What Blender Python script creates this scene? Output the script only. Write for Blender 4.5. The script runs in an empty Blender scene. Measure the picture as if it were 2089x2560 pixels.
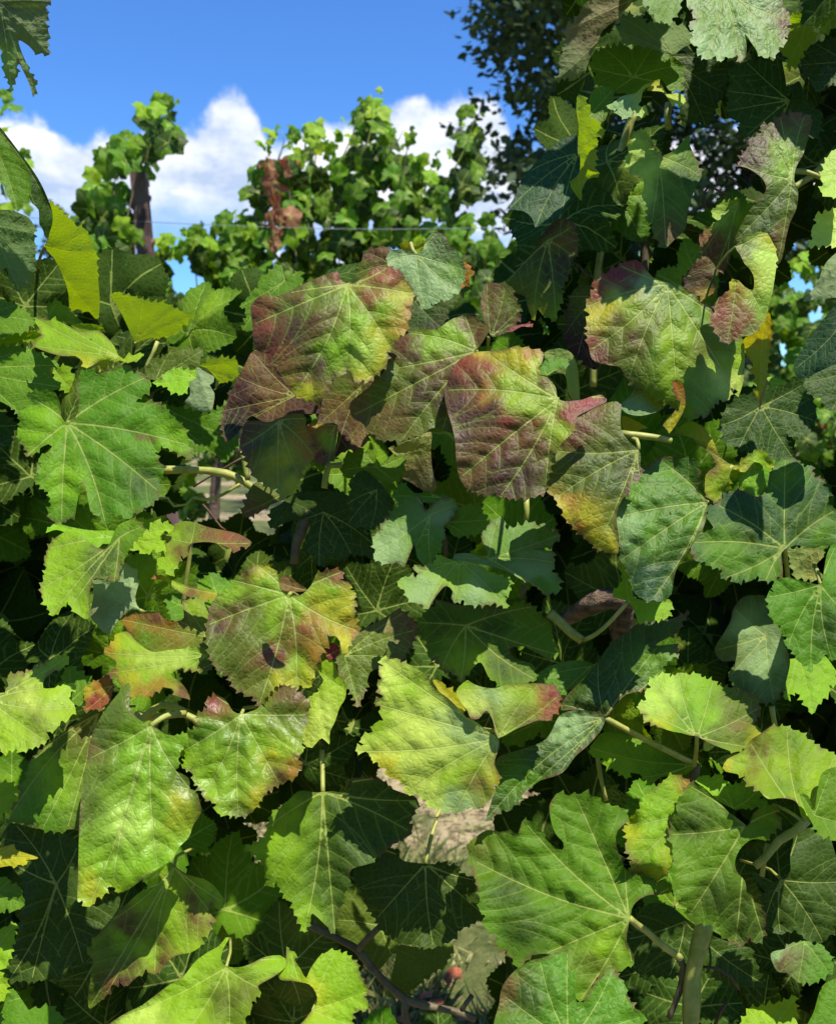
import bpy, math, random
import numpy as np
from mathutils import Vector, noise
from mathutils.geometry import delaunay_2d_cdt
rng = np.random.default_rng(7); random.seed(7)
S = bpy.context.scene; COL = S.collection
# ---------------------------------------------------------------- camera
W0, H0, FPX = 2089.0, 2560.0, 2130.0          # photograph size and focal length in its pixels
CAMZ = 1.28; PITCH = math.radians(-6.5)
cd = bpy.data.cameras.new('camera'); cam = bpy.data.objects.new('camera', cd); COL.objects.link(cam)
cd.sensor_fit = 'VERTICAL'; cd.sensor_height = 36.0; cd.sensor_width = 36.0
cd.lens = 36.0 * FPX / H0
cd.clip_start = 0.02; cd.clip_end = 3000
cam.location = (0, 0, CAMZ); cam.rotation_euler = (math.pi/2 + PITCH, 0, 0)
cd.dof.use_dof = True; cd.dof.focus_distance = 0.635; cd.dof.aperture_fstop = 12.0
S.camera = cam
# ---------------------------------------------------------------- sky and sun
SUN = Vector((0.29, -0.28, 0.915)).normalized()     # towards the sun
el = math.asin(SUN.z); az = math.atan2(SUN.x, SUN.y)
world = bpy.data.worlds.new('World'); S.world = world; world.use_nodes = True
nt = world.node_tree; nt.nodes.clear()
def wn(t, **k):
    n = nt.nodes.new(t)
    for a, b in k.items(): setattr(n, a, b)
    return n
def wl(a, b): nt.links.new(a, b)
def wm(op, a, b=None, c=None, clamp=False):
    n = wn('ShaderNodeMath', operation=op, use_clamp=clamp)
    for i, v in enumerate((a, b, c)):
        if v is None: continue
        if isinstance(v, (int, float)): n.inputs[i].default_value = v
        else: wl(v, n.inputs[i])
    return n.outputs[0]
def wramp(v, lo, hi, out0=0.0, out1=1.0):
    n = wn('ShaderNodeMapRange', interpolation_type='SMOOTHSTEP')
    wl(v, n.inputs[0]); n.inputs[1].default_value = lo; n.inputs[2].default_value = hi
    n.inputs[3].default_value = out0; n.inputs[4].default_value = out1
    return n.outputs[0]
sky = wn('ShaderNodeTexSky', sky_type='NISHITA', sun_disc=False)
sky.sun_elevation = el; sky.sun_rotation = az; sky.altitude = 100; sky.air_density = 1.0
sky.dust_density = 0.25; sky.ozone_density = 2.6
tc = wn('ShaderNodeTexCoord'); sep = wn('ShaderNodeSeparateXYZ'); wl(tc.outputs['Generated'], sep.inputs[0])
elv = wm('ARCSINE', sep.outputs[2]); azi = wm('ARCTAN2', sep.outputs[0], sep.outputs[1])
n1 = wn('ShaderNodeTexNoise'); n1.inputs['Scale'].default_value = 9; n1.inputs['Detail'].default_value = 9; n1.inputs['Roughness'].default_value = 0.62
wl(tc.outputs['Generated'], n1.inputs['Vector'])
n2 = wn('ShaderNodeTexNoise'); n2.inputs['Scale'].default_value = 34; n2.inputs['Detail'].default_value = 6; n2.inputs['Roughness'].default_value = 0.6
wl(tc.outputs['Generated'], n2.inputs['Vector'])
# the top of the bank of cumulus along the horizon, as a height over the azimuth (repeats round the horizon)
cv = wn('ShaderNodeFloatCurve')
u = wm('ADD', wm('MULTIPLY', azi, 1/1.2), 0.5, clamp=True)   # the bank runs on at an even height to both sides
wl(u, cv.inputs['Value'])
def px_az(x): return math.atan((x*1.2034-W0/2)/FPX)/1.2+0.5
def px_el(y): return math.atan((H0/2-y*1.2034)/FPX)+PITCH
pts = [(0,300),(60,285),(110,283),(150,318),(205,330),(240,300),(290,318),(340,292),(410,284),(455,240),(500,206),(535,222),(560,268),(590,300),(640,255),(700,240),(760,236),(815,218),(870,192),(905,222),(950,196),(1000,206),(1040,262),(1090,330),(1140,300),(1250,260),(1400,300),(1600,270),(1730,310)]
c0 = cv.mapping.curves[0]
c0.points[0].location = (0.0, 0.15/0.4); c0.points[1].location = (1.0, 0.15/0.4)
for x, y in pts: c0.points.new(px_az(x), px_el(y)/0.4)
cv.mapping.update()
top = wm('MULTIPLY', cv.outputs[0], 0.4)
jit = wm('MULTIPLY', wm('SUBTRACT', n1.outputs[0], 0.5), 0.075)
jit2 = wm('MULTIPLY', wm('SUBTRACT', n2.outputs[0], 0.5), 0.03)
hh = wm('ADD', wm('SUBTRACT', top, elv), wm('ADD', jit, jit2))
upper = wramp(hh, -0.005, 0.016)
n3 = wn('ShaderNodeTexNoise'); n3.inputs['Scale'].default_value = 5.5; n3.inputs['Detail'].default_value = 8; n3.inputs['Roughness'].default_value = 0.58
mp = wn('ShaderNodeMapping'); mp.inputs['Scale'].default_value = (1, 1, 3.2); mp.inputs['Location'].default_value = (0.45, 0.1, 0.33)
wl(tc.outputs['Generated'], mp.inputs[0]); wl(mp.outputs[0], n3.inputs['Vector'])
base = wm('ADD', wramp(wm('ADD', elv, jit), 0.165, 0.25), wramp(n3.outputs[0], 0.50, 0.64), clamp=True)
dens = wm('MULTIPLY', upper, base)
shade = wm('ADD', wm('MULTIPLY', n3.outputs[0], 0.9), wm('MULTIPLY', n2.outputs[0], 0.35))
cr = wn('ShaderNodeValToRGB'); cr.color_ramp.elements[0].position = 0.48; cr.color_ramp.elements[0].color = (5.6, 6.9, 9.4, 1)
cr.color_ramp.elements[1].position = 0.74; cr.color_ramp.elements[1].color = (12.6, 12.7, 13.0, 1)
wl(shade, cr.inputs[0])
hs = wn('ShaderNodeHueSaturation'); hs.inputs['Hue'].default_value = 0.512; hs.inputs['Saturation'].default_value = 1.18; hs.inputs['Value'].default_value = 1.25
wl(sky.outputs[0], hs.inputs['Color'])
tint = wn('ShaderNodeVectorMath', operation='MULTIPLY'); tint.inputs[1].default_value = (0.98, 1.50, 1.80); wl(hs.outputs[0], tint.inputs[0])
mx = wn('ShaderNodeMix', data_type='RGBA'); wl(dens, mx.inputs[0]); wl(tint.outputs[0], mx.inputs[6]); wl(cr.outputs[0], mx.inputs[7])
bg = wn('ShaderNodeBackground'); bg.inputs[1].default_value = 0.056; wl(mx.outputs[2], bg.inputs[0])
wo = wn('ShaderNodeOutputWorld'); wl(bg.outputs[0], wo.inputs[0])
sd = bpy.data.lights.new('sun', 'SUN'); sd.energy = 5.0; sd.angle = math.radians(0.53); sd.color = (1.0, 0.945, 0.83)
so = bpy.data.objects.new('sun', sd); COL.objects.link(so); so.rotation_euler = (-SUN).to_track_quat('-Z', 'Y').to_euler()
S.view_settings.view_transform = 'Standard'; S.view_settings.look = 'None'
S.view_settings.exposure = 0.85; S.view_settings.gamma = 1.0; S.view_settings.use_curve_mapping = False
S.cycles.max_bounces = 5; S.cycles.transmission_bounces = 4; S.cycles.diffuse_bounces = 3; S.cycles.glossy_bounces = 2
# ---------------------------------------------------------------- helpers
cF = np.array([0, math.cos(PITCH), math.sin(PITCH)]); cU = np.array([0, -math.sin(PITCH), math.cos(PITCH)]); cR = np.array([1.0, 0, 0])
cC = np.array([0, 0, CAMZ])
def place(x, y, d):                                # photograph position and distance -> the point in the vineyard
    x = np.asarray(x, float); y = np.asarray(y, float); d = np.asarray(d, float)
    return cC + d[..., None]*(cF + ((x-W0/2)/FPX)[..., None]*cR + ((H0/2-y)/FPX)[..., None]*cU)
CROP = dict(A=(0,0), B=(700,0), C=(1389,0), D=(0,600), E=(500,600), F=(1000,600), G=(1389,600), H=(0,1250), I=(700,1200), J=(1389,1250), K=(0,1860), L=(700,1860), M=(1389,1860))
KZ = 700/1736.0
def tosrc(crop, p):
    o = CROP[crop]; return np.array([o[0]+p[0]*KZ, o[1]+p[1]*KZ])
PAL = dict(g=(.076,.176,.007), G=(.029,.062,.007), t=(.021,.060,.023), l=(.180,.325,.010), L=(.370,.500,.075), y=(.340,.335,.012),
           o=(.270,.125,.015), r=(.180,.026,.024), p=(.052,.018,.019), b=(.130,.072,.024), v=(.082,.112,.011), w=(.200,.310,.115), k=(.028,.022,.016), d=(.30,.125,.065), m=(.096,.029,.018))  # the dark greens are deepened to carry the shade inside the vine
def inside(P, X):                                  # points X (n,2) in polygon P (m,2)
    x, y = X[:, 0], X[:, 1]; r = np.zeros(len(X), bool)
    a = P; b = np.roll(P, -1, 0)
    for (x1, y1), (x2, y2) in zip(a, b):
        if y1 == y2: continue
        c = ((y1 > y) != (y2 > y)) & (x < (x2-x1)*(y-y1)/(y2-y1)+x1)
        r ^= c
    return r
def segdist(X, A, B):                              # (n,2) to segments (k,2),(k,2): distance (n,k), parameter (n,k)
    d = B-A; L2 = np.maximum((d*d).sum(1), 1e-9)
    t = np.clip(((X[:, None, :]-A[None])*d[None]).sum(2)/L2[None], 0, 1)
    q = A[None]+t[..., None]*d[None]
    return np.sqrt(((X[:, None, :]-q)**2).sum(2)), t
def tag(o, label=None, cat=None, group=None, kind=None):
    for k, v in (('label', label), ('category', cat), ('group', group), ('kind', kind)):
        if v: o[k] = v
    return o
def empty(name, loc=(0, 0, 0)):
    o = bpy.data.objects.new(name, None); COL.objects.link(o); o.location = loc; o.empty_display_size = 0.1; return o
def mesh_obj(name, verts, faces, mat, parent=None, origin=None, smooth=True):
    me = bpy.data.meshes.new(name); v = np.asarray(verts, float)
    if origin is None: origin = v[0] if len(v) else np.zeros(3)
    me.from_pydata((v-origin).tolist(), [], faces); me.materials.append(mat)
    if smooth: me.polygons.foreach_set('use_smooth', [True]*len(me.polygons))
    me.update()
    o = bpy.data.objects.new(name, me); COL.objects.link(o); attach(o, parent, origin); return o
def wpos(o):
    p = np.array(o.location)
    while o.parent: o = o.parent; p = p+np.array(o.location)
    return p
def attach(o, parent, origin):                     # parents are never turned or scaled unless set afterwards
    o.parent = parent
    o.location = Vector(origin)-(Vector(wpos(parent)) if parent else Vector((0, 0, 0)))
def tube(pts, radii, n=7, rough=0.0):
    pts = np.asarray(pts, float); m = len(pts); V = []; F = []
    radii = np.broadcast_to(np.asarray(radii, float), (m,))
    for i in range(m):
        t = pts[min(i+1, m-1)]-pts[max(i-1, 0)]; t = t/(np.linalg.norm(t)+1e-9)
        a = np.cross(t, [0.3, 0.8, 0.52]); a /= np.linalg.norm(a)+1e-9; b = np.cross(t, a)
        for k in range(n):
            th = 2*math.pi*k/n; r = radii[i]*(1+rough*(random.random()-.5))
            V.append(pts[i]+r*(math.cos(th)*a+math.sin(th)*b))
    for i in range(m-1):
        for k in range(n):
            F.append((i*n+k, i*n+(k+1) % n, (i+1)*n+(k+1) % n, (i+1)*n+k))
    F.append(tuple(range(n))[::-1]); F.append(tuple((m-1)*n+k for k in range(n)))
    return V, F
def spline(P, step):                               # Catmull-Rom through P (k,dim)
    P = np.asarray(P, float)
    if len(P) < 3:
        n = max(2, int(np.linalg.norm(P[-1]-P[0])/step)+1); return P[0]+(P[-1]-P[0])*np.linspace(0, 1, n)[:, None]
    Q = np.vstack([2*P[0]-P[1], P, 2*P[-1]-P[-2]]); out = []
    for i in range(1, len(Q)-2):
        n = max(1, int(np.linalg.norm(Q[i+1]-Q[i])/step))
        for k in range(n):
            t = k/n
            out.append(.5*((2*Q[i])+(-Q[i-1]+Q[i+1])*t+(2*Q[i-1]-5*Q[i]+4*Q[i+1]-Q[i+2])*t*t+(-Q[i-1]+3*Q[i]-3*Q[i+1]+Q[i+2])*t**3))
    out.append(P[-1]); return np.array(out)
# ---------------------------------------------------------------- materials
class NT:
    def __init__(s, name):
        s.m = bpy.data.materials.new(name); s.m.use_nodes = True; s.t = s.m.node_tree; s.t.nodes.clear()
    def n(s, t, **k):
        n = s.t.nodes.new(t)
        for a, b in k.items(): setattr(n, a, b)
        return n
    def l(s, a, b): s.t.links.new(a, b)
    def val(s, sock, v):
        if isinstance(v, (int, float, tuple)): sock.default_value = v
        else: s.l(v, sock)
    def math(s, op, a, b=None, c=None, clamp=False):
        n = s.n('ShaderNodeMath', operation=op, use_clamp=clamp)
        for i, v in enumerate((a, b, c)):
            if v is not None: s.val(n.inputs[i], v)
        return n.outputs[0]
    def mr(s, v, a, b, c=0.0, d=1.0):
        n = s.n('ShaderNodeMapRange', interpolation_type='SMOOTHSTEP'); s.l(v, n.inputs[0])
        for i, q in enumerate((a, b, c, d)): s.val(n.inputs[i+1], q)
        return n.outputs[0]
    def mix(s, f, a, b, blend='MIX'):
        n = s.n('ShaderNodeMix', data_type='RGBA', blend_type=blend); s.val(n.inputs[0], f); s.val(n.inputs[6], a); s.val(n.inputs[7], b); return n.outputs[2]
    def noise(s, vec, scale, detail=4, rough=.55):
        n = s.n('ShaderNodeTexNoise'); n.inputs['Scale'].default_value = scale; n.inputs['Detail'].default_value = detail; n.inputs['Roughness'].default_value = rough
        if vec is not None: s.l(vec, n.inputs['Vector'])
        return n
def leaf_material(name, rough=.46, spec=.14, trans=.34, bump=.38, coat=0.0):
    N = NT(name)
    col = N.n('ShaderNodeAttribute', attribute_name='pigment'); v1 = N.n('ShaderNodeAttribute', attribute_name='vein'); v2 = N.n('ShaderNodeAttribute', attribute_name='side_vein')
    uv = N.n('ShaderNodeUVMap', uv_map='sheet'); info = N.n('ShaderNodeObjectInfo'); geo = N.n('ShaderNodeNewGeometry')
    off = N.n('ShaderNodeVectorMath', operation='MULTIPLY_ADD'); N.l(uv.outputs[0], off.inputs[0]); off.inputs[1].default_value = (1, 1, 1)
    cmb = N.n('ShaderNodeCombineXYZ'); N.l(N.math('MULTIPLY', info.outputs['Random'], 37.0), cmb.inputs[2]); N.l(cmb.outputs[0], off.inputs[2])
    P = off.outputs[0]
    nz = N.noise(P, 26, 5, .6); nf = N.noise(P, 420, 3, .6); nm = N.noise(P, 110, 4, .65)
    wv = N.n('ShaderNodeVectorMath', operation='MULTIPLY_ADD'); N.l(nm.outputs['Color'], wv.inputs[0]); wv.inputs[1].default_value = (.004, .004, 0); N.l(P, wv.inputs[2])
    vo = N.n('ShaderNodeTexVoronoi', feature='DISTANCE_TO_EDGE'); vo.inputs['Scale'].default_value = 235; N.l(wv.outputs[0], vo.inputs['Vector'])
    vo2 = N.n('ShaderNodeTexVoronoi', feature='DISTANCE_TO_EDGE'); vo2.inputs['Scale'].default_value = 620; N.l(wv.outputs[0], vo2.inputs['Vector'])
    cell = N.mr(vo.outputs[0], 0.0, 0.34); cell2 = N.mr(vo2.outputs[0], 0, .3)
    vein = N.mr(v1.outputs['Fac'], .25, 1.0, 1.0, 0.0); side = N.mr(v2.outputs['Fac'], .25, 1.0, 1.0, 0.0)
    hsv = N.n('ShaderNodeHueSaturation'); N.l(col.outputs['Color'], hsv.inputs['Color'])
    N.l(N.math('ADD', .487, N.math('MULTIPLY', info.outputs['Random'], .026)), hsv.inputs['Hue'])
    N.l(N.math('ADD', .66, N.math('MULTIPLY', nz.outputs[0], .7)), hsv.inputs['Value'])
    c = hsv.outputs[0]
    c = N.mix(N.mr(nm.outputs[0], .60, .76, 0, .06), c, (.24, .30, .12, 1))          # dust and spray deposit
    c = N.mix(N.mr(cell, 0, .5, .09, 0), c, (.17, .25, .04, 1))                    # fine net of veins
    c = N.mix(N.math('MULTIPLY', side, .20), c, (.28, .38, .08, 1))
    c = N.mix(N.math('MULTIPLY', vein, .46), c, (.42, .48, .12, 1))
    spots = N.mr(nf.outputs[0], .715, .77, 0, .5); c = N.mix(spots, c, (.42, .40, .30, 1))
    back = N.mix(.38, c, (.30, .34, .20, 1)); c2 = N.mix(geo.outputs['Backfacing'], c, back)
    h = N.math('ADD', N.math('MULTIPLY', cell, .55), N.math('MULTIPLY', cell2, .12))
    h = N.math('ADD', h, N.math('MULTIPLY', nz.outputs[0], 1.2))
    h = N.math('SUBTRACT', h, N.math('ADD', N.math('MULTIPLY', vein, .9), N.math('MULTIPLY', side, .28)))
    bp = N.n('ShaderNodeBump'); bp.inputs['Strength'].default_value = bump; bp.inputs['Distance'].default_value = .0011; N.l(h, bp.inputs['Height'])
    pb = N.n('ShaderNodeBsdfPrincipled'); N.l(c2, pb.inputs['Base Color'])
    N.l(N.math('ADD', N.math('ADD', rough, N.math('MULTIPLY', nm.outputs[0], .14)), N.math('MULTIPLY', geo.outputs['Backfacing'], .2)), pb.inputs['Roughness'])
    pb.inputs['Specular IOR Level'].default_value = spec; N.l(bp.outputs[0], pb.inputs['Normal'])
    if coat: pb.inputs['Coat Weight'].default_value = coat; pb.inputs['Coat Roughness'].default_value = .25
    th = N.n('ShaderNodeHueSaturation'); th.inputs['Hue'].default_value = .478; th.inputs['Saturation'].default_value = 1.2; th.inputs['Value'].default_value = 1.65
    N.l(c, th.inputs['Color'])
    tr = N.n('ShaderNodeBsdfTranslucent'); N.l(th.outputs[0], tr.inputs['Color']); N.l(bp.outputs[0], tr.inputs['Normal'])
    ms = N.n('ShaderNodeMixShader'); ms.inputs[0].default_value = trans; N.l(pb.outputs[0], ms.inputs[1]); N.l(tr.outputs[0], ms.inputs[2])
    out = N.n('ShaderNodeOutputMaterial'); N.l(ms.outputs[0], out.inputs[0]); return N.m
def simple_material(name, c1, c2, scale=60, rough=.6, bump=.3, bdist=.001, stretch=None, spec=.3, detail=5):
    N = NT(name); tcn = N.n('ShaderNodeTexCoord'); v = tcn.outputs['Object']
    if stretch:
        mpn = N.n('ShaderNodeMapping'); mpn.inputs['Scale'].default_value = stretch; N.l(v, mpn.inputs[0]); v = mpn.outputs[0]
    nz = N.noise(v, scale, detail, .6); r = N.mr(nz.outputs[0], .3, .7)
    pb = N.n('ShaderNodeBsdfPrincipled'); N.l(N.mix(r, c1+(1,), c2+(1,)), pb.inputs['Base Color']); pb.inputs['Roughness'].default_value = rough; pb.inputs['Specular IOR Level'].default_value = spec
    if bump:
        bp = N.n('ShaderNodeBump'); bp.inputs['Strength'].default_value = bump; bp.inputs['Distance'].default_value = bdist; N.l(nz.outputs[0], bp.inputs['Height']); N.l(bp.outputs[0], pb.inputs['Normal'])
    out = N.n('ShaderNodeOutputMaterial'); N.l(pb.outputs[0], out.inputs[0]); return N.m
M_LEAF = leaf_material('vine_leaf'); M_GLOSS = leaf_material('vine_leaf_glossy', rough=.36, spec=.34, trans=.34, bump=.40, coat=.06)
M_INNER = leaf_material('vine_leaf_inside', rough=.6, spec=.06, trans=.26, bump=.3)  # duller, less translucent copy that deepens the shade inside the canopy
M_CRINK = leaf_material('vine_leaf_crinkled', rough=.42, spec=.22, trans=.28, bump=.42)
M_CANE = simple_material('green_cane', (.18, .21, .035), (.31, .31, .08), 90, .5, .25)
M_BARK = simple_material('vine_bark', (.040, .027, .019), (.17, .115, .08), 130, .9, 1.0, .005, (.25, 1, 1))
M_DARKCANE = simple_material('brown_cane', (.06, .042, .022), (.12, .095, .05), 70, .6, .4)
M_TENDRIL = simple_material('dry_tendril', (.05, .03, .02), (.09, .05, .03), 90, .7, .2)
# ---------------------------------------------------------------- the vine in front: every leaf one sees
# crop, distance, outline ("s" = smooth edge up to the next point), stalk joint, vein tips, pigment, options; some leaves carry sun or shade in their colour
LV = []
def L(crop, d, out, J, tips, col, **k): LV.append(dict(crop=crop, d=d, out=out, J=J, tips=tips, col=col, **k))
L('A',.62,"-60,0s 320,0 285,45 300,100 285,140 300,190 295,260 308,340 215,325s 180,285s 118,250s 135,320s 165,390 185,450 215,490 237,520 220,535 207,605s 190,540s 165,480s 125,400s 108,365 112,475 95,490 68,575 50,490 30,455 25,395 10,370 15,320s -40,250s",(-8,10),[(305,338),(206,600),(68,570),(312,10)],'G',under=1,col2=[(220,120,'v'),(200,480,'l'),(70,400,'l')],gy=-.25,gx=.1,label='large dark leaf overhead in the top left corner, hanging points against the sky')  # dark base holds its shade, the olive corner its lit part
L('A',.69,"-80,800s 0,830s 60,900s 110,960s 165,1040s 195,1130s 190,1200s 150,1250s 110,1315s 75,1240s 40,1210s 20,1140s -80,1100s",(-60,830),[(110,1310)],'g',gy=.2,gx=.3)
L('A',.72,"-40,760s 0,785s 90,900s 180,1020s 240,1110s 285,1200s 325,1310s 325,1390s 290,1480s 265,1420s 245,1390s 240,1300s 200,1260s 150,1150s 60,1000s -40,900s",(-30,780),[(290,1475),(325,1330)],'G',gx=.5,gy=.1)
L('A',.75,"-60,1330s 60,1300s 120,1320s 180,1350s 215,1400 215,1500 222,1600 205,1700 180,1770 110,1810 60,1720s 40,1660s 10,1680s -60,1700s",(-50,1400),[(215,1450),(120,1800),(200,1690)],'g',under=1,gy=-.2)
L('A',.78,"310,1240 370,1300 430,1355 480,1405 525,1415 560,1470 570,1540 600,1580 610,1736s 620,1868s 605,1978s 550,1930 480,1915 430,1908s 425,1818s 390,1708s 340,1608s 275,1530s 300,1490s 310,1400s",(282,1525),[(604,1970),(575,1560),(330,1270)],'l',under=1,gy=-1.0,gx=-.25,label='long upright yellow-green leaf with the sun shining through it')
L('D',.72,"-120,400s 0,375 95,400 165,445 220,505 150,570 100,575 0,605s -120,600s",(-100,480),[(216,505),(100,405),(0,600)],'g',gy=.7)
L('D',.735,"-60,620s 30,600s 150,565s 230,560 260,580 235,620 150,630 70,645 0,660s -60,660s",(-50,640),[(255,585)],'l',gy=-.3)
L('D',.71,"-200,640s 0,660 100,660 190,675 280,715 370,775 320,790s 310,830s 345,870 380,910 330,935 250,935 165,960 215,1010 150,1040 120,1075 60,1030s 0,1000s -200,950s",(-210,800),[(368,776),(378,910),(120,1070),(190,680)],'gg',gy=.55)
L('D',.735,"-150,1030s 0,1065 60,1100 115,1150 70,1220 75,1260 40,1285 0,1280s -150,1330s",(-150,1150),[(110,1150),(40,1283)],'G',gy=.5)
L('D',.665,"215,480 250,485 310,500 360,500s 430,535s 520,565s 600,560s 640,580s 680,620s 710,660s 735,715s 770,740 830,715 895,705 880,725 820,755 770,755s 740,745s 690,780 640,830 615,800s 610,765s 540,795 510,750s 470,720s 390,720s 310,700s 205,660 230,620 265,590 245,545",(735,720),[(222,485),(210,655),(540,785),(640,825),(890,708),(420,540)],'l',gy=1.0,kl=2,col2=[(545,790,'y'),(640,825,'y'),(450,620,'l'),(600,650,'l'),(300,600,'l')],label='bright lime leaf lying flat above the five-lobed leaf, its front edge curled down')
L('D',.72,"440,530s 530,518s 600,525s 645,545s 655,575s 600,562s 520,568s",(650,570),[(445,530)],'l',gy=-.2)
L('D',.80,"680,345 740,320 760,345 830,350 900,375 980,390 1045,400 1120,440 1150,455 1215,465 1170,490 1130,530 1110,575 1060,590 1010,600 940,605s 880,625s 840,635s 820,600s 780,510s 740,430s",(840,633),[(690,348),(1110,415),(1210,466),(1110,572),(890,380)],'l',under=1,gy=-1.0,label='lime leaf standing up edge-on to the sun, seen from below, left of the cloud gap')
L('D',.84,"720,590 850,560 1000,600 1100,570 1160,600 1200,660 1150,690 1000,640s 900,720s 760,690s",(980,640),[(725,595),(1195,660),(900,715)],'G',gy=.2)
L('D',.64,"440,1120s 480,1080s 488,1000s 470,900s 490,845 540,805 620,820 700,795 775,770 820,800 870,820 910,860 940,885 930,920 890,960 850,990 845,1005s 900,1010 960,1005 1015,1040 1060,1080 1100,1120 1140,1160 1160,1215 1170,1280 1195,1365 1150,1330 1080,1310 1000,1275 960,1245s 900,1220s 850,1213s 800,1220s 870,1227s 930,1232 960,1265 1000,1300 960,1320 990,1380 1015,1440 975,1470 990,1510 970,1560 990,1585 930,1650 890,1660 870,1690 830,1690 810,1730 750,1700 690,1695 655,1765 620,1715 560,1680s 545,1600s 530,1530s 510,1500s 490,1520s 488,1580s 470,1690 420,1736 390,1752 320,1736 300,1690 320,1640 300,1560 275,1545 210,1490 240,1450 230,1420 260,1385 240,1360 300,1310s 325,1280s 300,1265s 250,1290 220,1320 165,1345 170,1310 145,1275 110,1195 135,1160 110,1080 150,1050 215,1015s 165,960 200,945 250,930 320,935s 345,945s 370,1000s 380,1040s 380,1090s 400,1125s 420,1132s",(421,1130),[(1170,1270),(985,1560),(655,1755),(385,1745),(168,1340),(170,965),(905,850)],'g',T=52,gy=.42,kl=1.2,kt=1.5,col2=[(300,1120,'l'),(400,1500,'l'),(200,1200,'l'),(700,1000,'g'),(900,1500,'G'),(1100,1250,'l')],label='big flat five-lobed green leaf facing the viewer, at the left')
L('D',.715,"945,885 1010,865 1030,820 1100,795 1180,810 1220,830 1215,870 1170,880 1165,920 1130,960 1090,945 1050,935 1040,910 960,895",(1212,852),[(950,888),(1035,822),(1130,955),(1110,800)],'l',gy=.8)
L('D',.70,"1220,790s 1280,820s 1330,850s 1325,880s 1300,900s 1330,950s 1325,1010s 1310,1065s 1270,1070s 1210,1050s 1170,1020s 1145,1000s 1180,960s 1175,880s 1215,860s",(1222,795),[(1305,1062),(1160,1005)],'w',under=1,kt=14,gy=.2,label='small pale downy leaf rolled up beside the reddening cluster')
L('D',.75,"900,820 960,730 1000,740 1075,660 1110,690 1170,665 1190,690 1260,680 1240,740 1210,800 1160,780s 1200,830s 1100,800s 1030,830s 1000,870s 930,860s",(965,870),[(1075,665),(1255,685),(1200,800)],'v',gy=.3)
L('D',.78,"1240,780 1310,740 1390,730 1470,745 1475,810 1480,885 1420,870 1390,885 1340,860s 1290,800s",(1242,780),[(1468,750),(1478,880),(1390,880)],'l',under=1,gy=-1.0)
L('D',.83,"1000,1010 1150,1050 1300,1080 1420,1000 1480,1250 1400,1380 1280,1300 1150,1350 1100,1200",(1000,1030),[(1470,1240),(1400,1370),(1150,1340)],'g',gy=.4)
L('D',.80,"290,400 360,375 420,430s 480,480s 520,520s 440,530s 380,500s 310,500s",(300,480),[(515,518),(360,380)],'G',gy=.3,col2=[(400,410,'l')])  # the sunlit rim is painted in lime
L('D',.80,"330,790 420,780 470,860 480,960 400,930 340,880",(340,800),[(475,950)],'l',gy=.2)
# the reddening cluster
L('E',.60,"315,405s 340,375s 385,340s 440,345s 490,345s 550,320s 620,285s 700,245s 770,220s 820,200s 865,198s 865,240s 890,260s 915,272s 960,265s 990,245s 1030,215s 1060,185s 1100,170s 1165,165 1210,185 1250,205 1275,260 1310,310 1320,380 1300,410 1310,460 1285,510 1275,570 1240,590 1200,620 1190,660 1155,700 1160,760 1120,810 1080,845 1050,875 1010,870 960,885s 935,820s 905,800 890,835 825,830 830,870 790,900 775,950 735,985 735,1030 700,1000 640,980 590,955 560,910 520,870 490,820 470,790 430,740 415,700 370,690s 340,680s 330,600s 325,520s 315,450s",(915,277),[(335,520),(590,945),(900,810),(1180,660),(1310,330),(1160,170),(560,325)],'v',gy=.30,kl=2.6,kt=4.5,mat='c',pil=1.2,calm=.55,
  col2=[(350,400,'r'),(345,470,'m'),(400,520,'r'),(430,640,'m'),(480,700,'r'),(600,500,'p'),(700,500,'m'),(750,780,'p'),(650,450,'v'),(620,330,'m'),(720,260,'m'),(700,310,'l'),(860,220,'r'),(850,450,'m'),(980,480,'l'),(930,650,'l'),(1000,700,'L'),(1100,600,'y'),(1270,450,'o'),(1290,520,'o'),(1100,220,'r'),(1200,240,'r'),(1040,360,'r'),(1150,400,'l'),(1250,350,'y'),(1000,850,'y'),(1120,760,'y'),(640,880,'m'),(560,600,'p'),(540,420,'v'),(780,350,'v'),(900,350,'l'),(640,960,'y'),(820,700,'l')],label='largest reddening leaf, wine red at the left and yellow-green at the right, under the sky')
L('E',.66,"1165,85 1160,150 1195,180 1250,215 1290,265 1320,320 1360,390 1400,430 1430,390 1465,395 1495,365 1540,375 1570,330 1610,320 1615,280 1640,220 1635,150s 1610,100s 1590,60s 1545,30s 1530,-20s 1461,-51s 1420,-30s 1396,5s 1380,60s 1340,85s 1290,75s 1260,55s 1210,62",(1342,92),[(1175,120),(1395,420),(1600,310),(1625,180),(1470,-40)],'w',gy=.3,kl=1,col2=[(1500,60,'G'),(1550,200,'g'),(1480,280,'w'),(1250,150,'w')],mat='c',label='grey-green wrinkled leaf standing against the far vines above the red leaves')
L('E',.69,"1230,25 1300,10s 1330,40s 1380,0 1400,10 1370,60s 1310,70s 1250,60s",(1315,70),[(1235,30),(1390,8)],'y',gy=-.3)
L('E',.70,"960,210 985,170 1000,130 1040,75 1100,48 1160,45 1195,70s 1200,110s 1160,180s 1060,210s 1000,250s",(1180,150),[(965,210),(1040,80)],'b',gy=.1,col2=[(1000,200,'v'),(1050,90,'m')])
L('E',.685,"1620,140 1660,150 1700,215 1660,215 1670,250 1640,290 1600,300s 1590,250s 1610,200s",(1605,230),[(1695,213),(1640,285)],'o',gy=.1)
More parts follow.
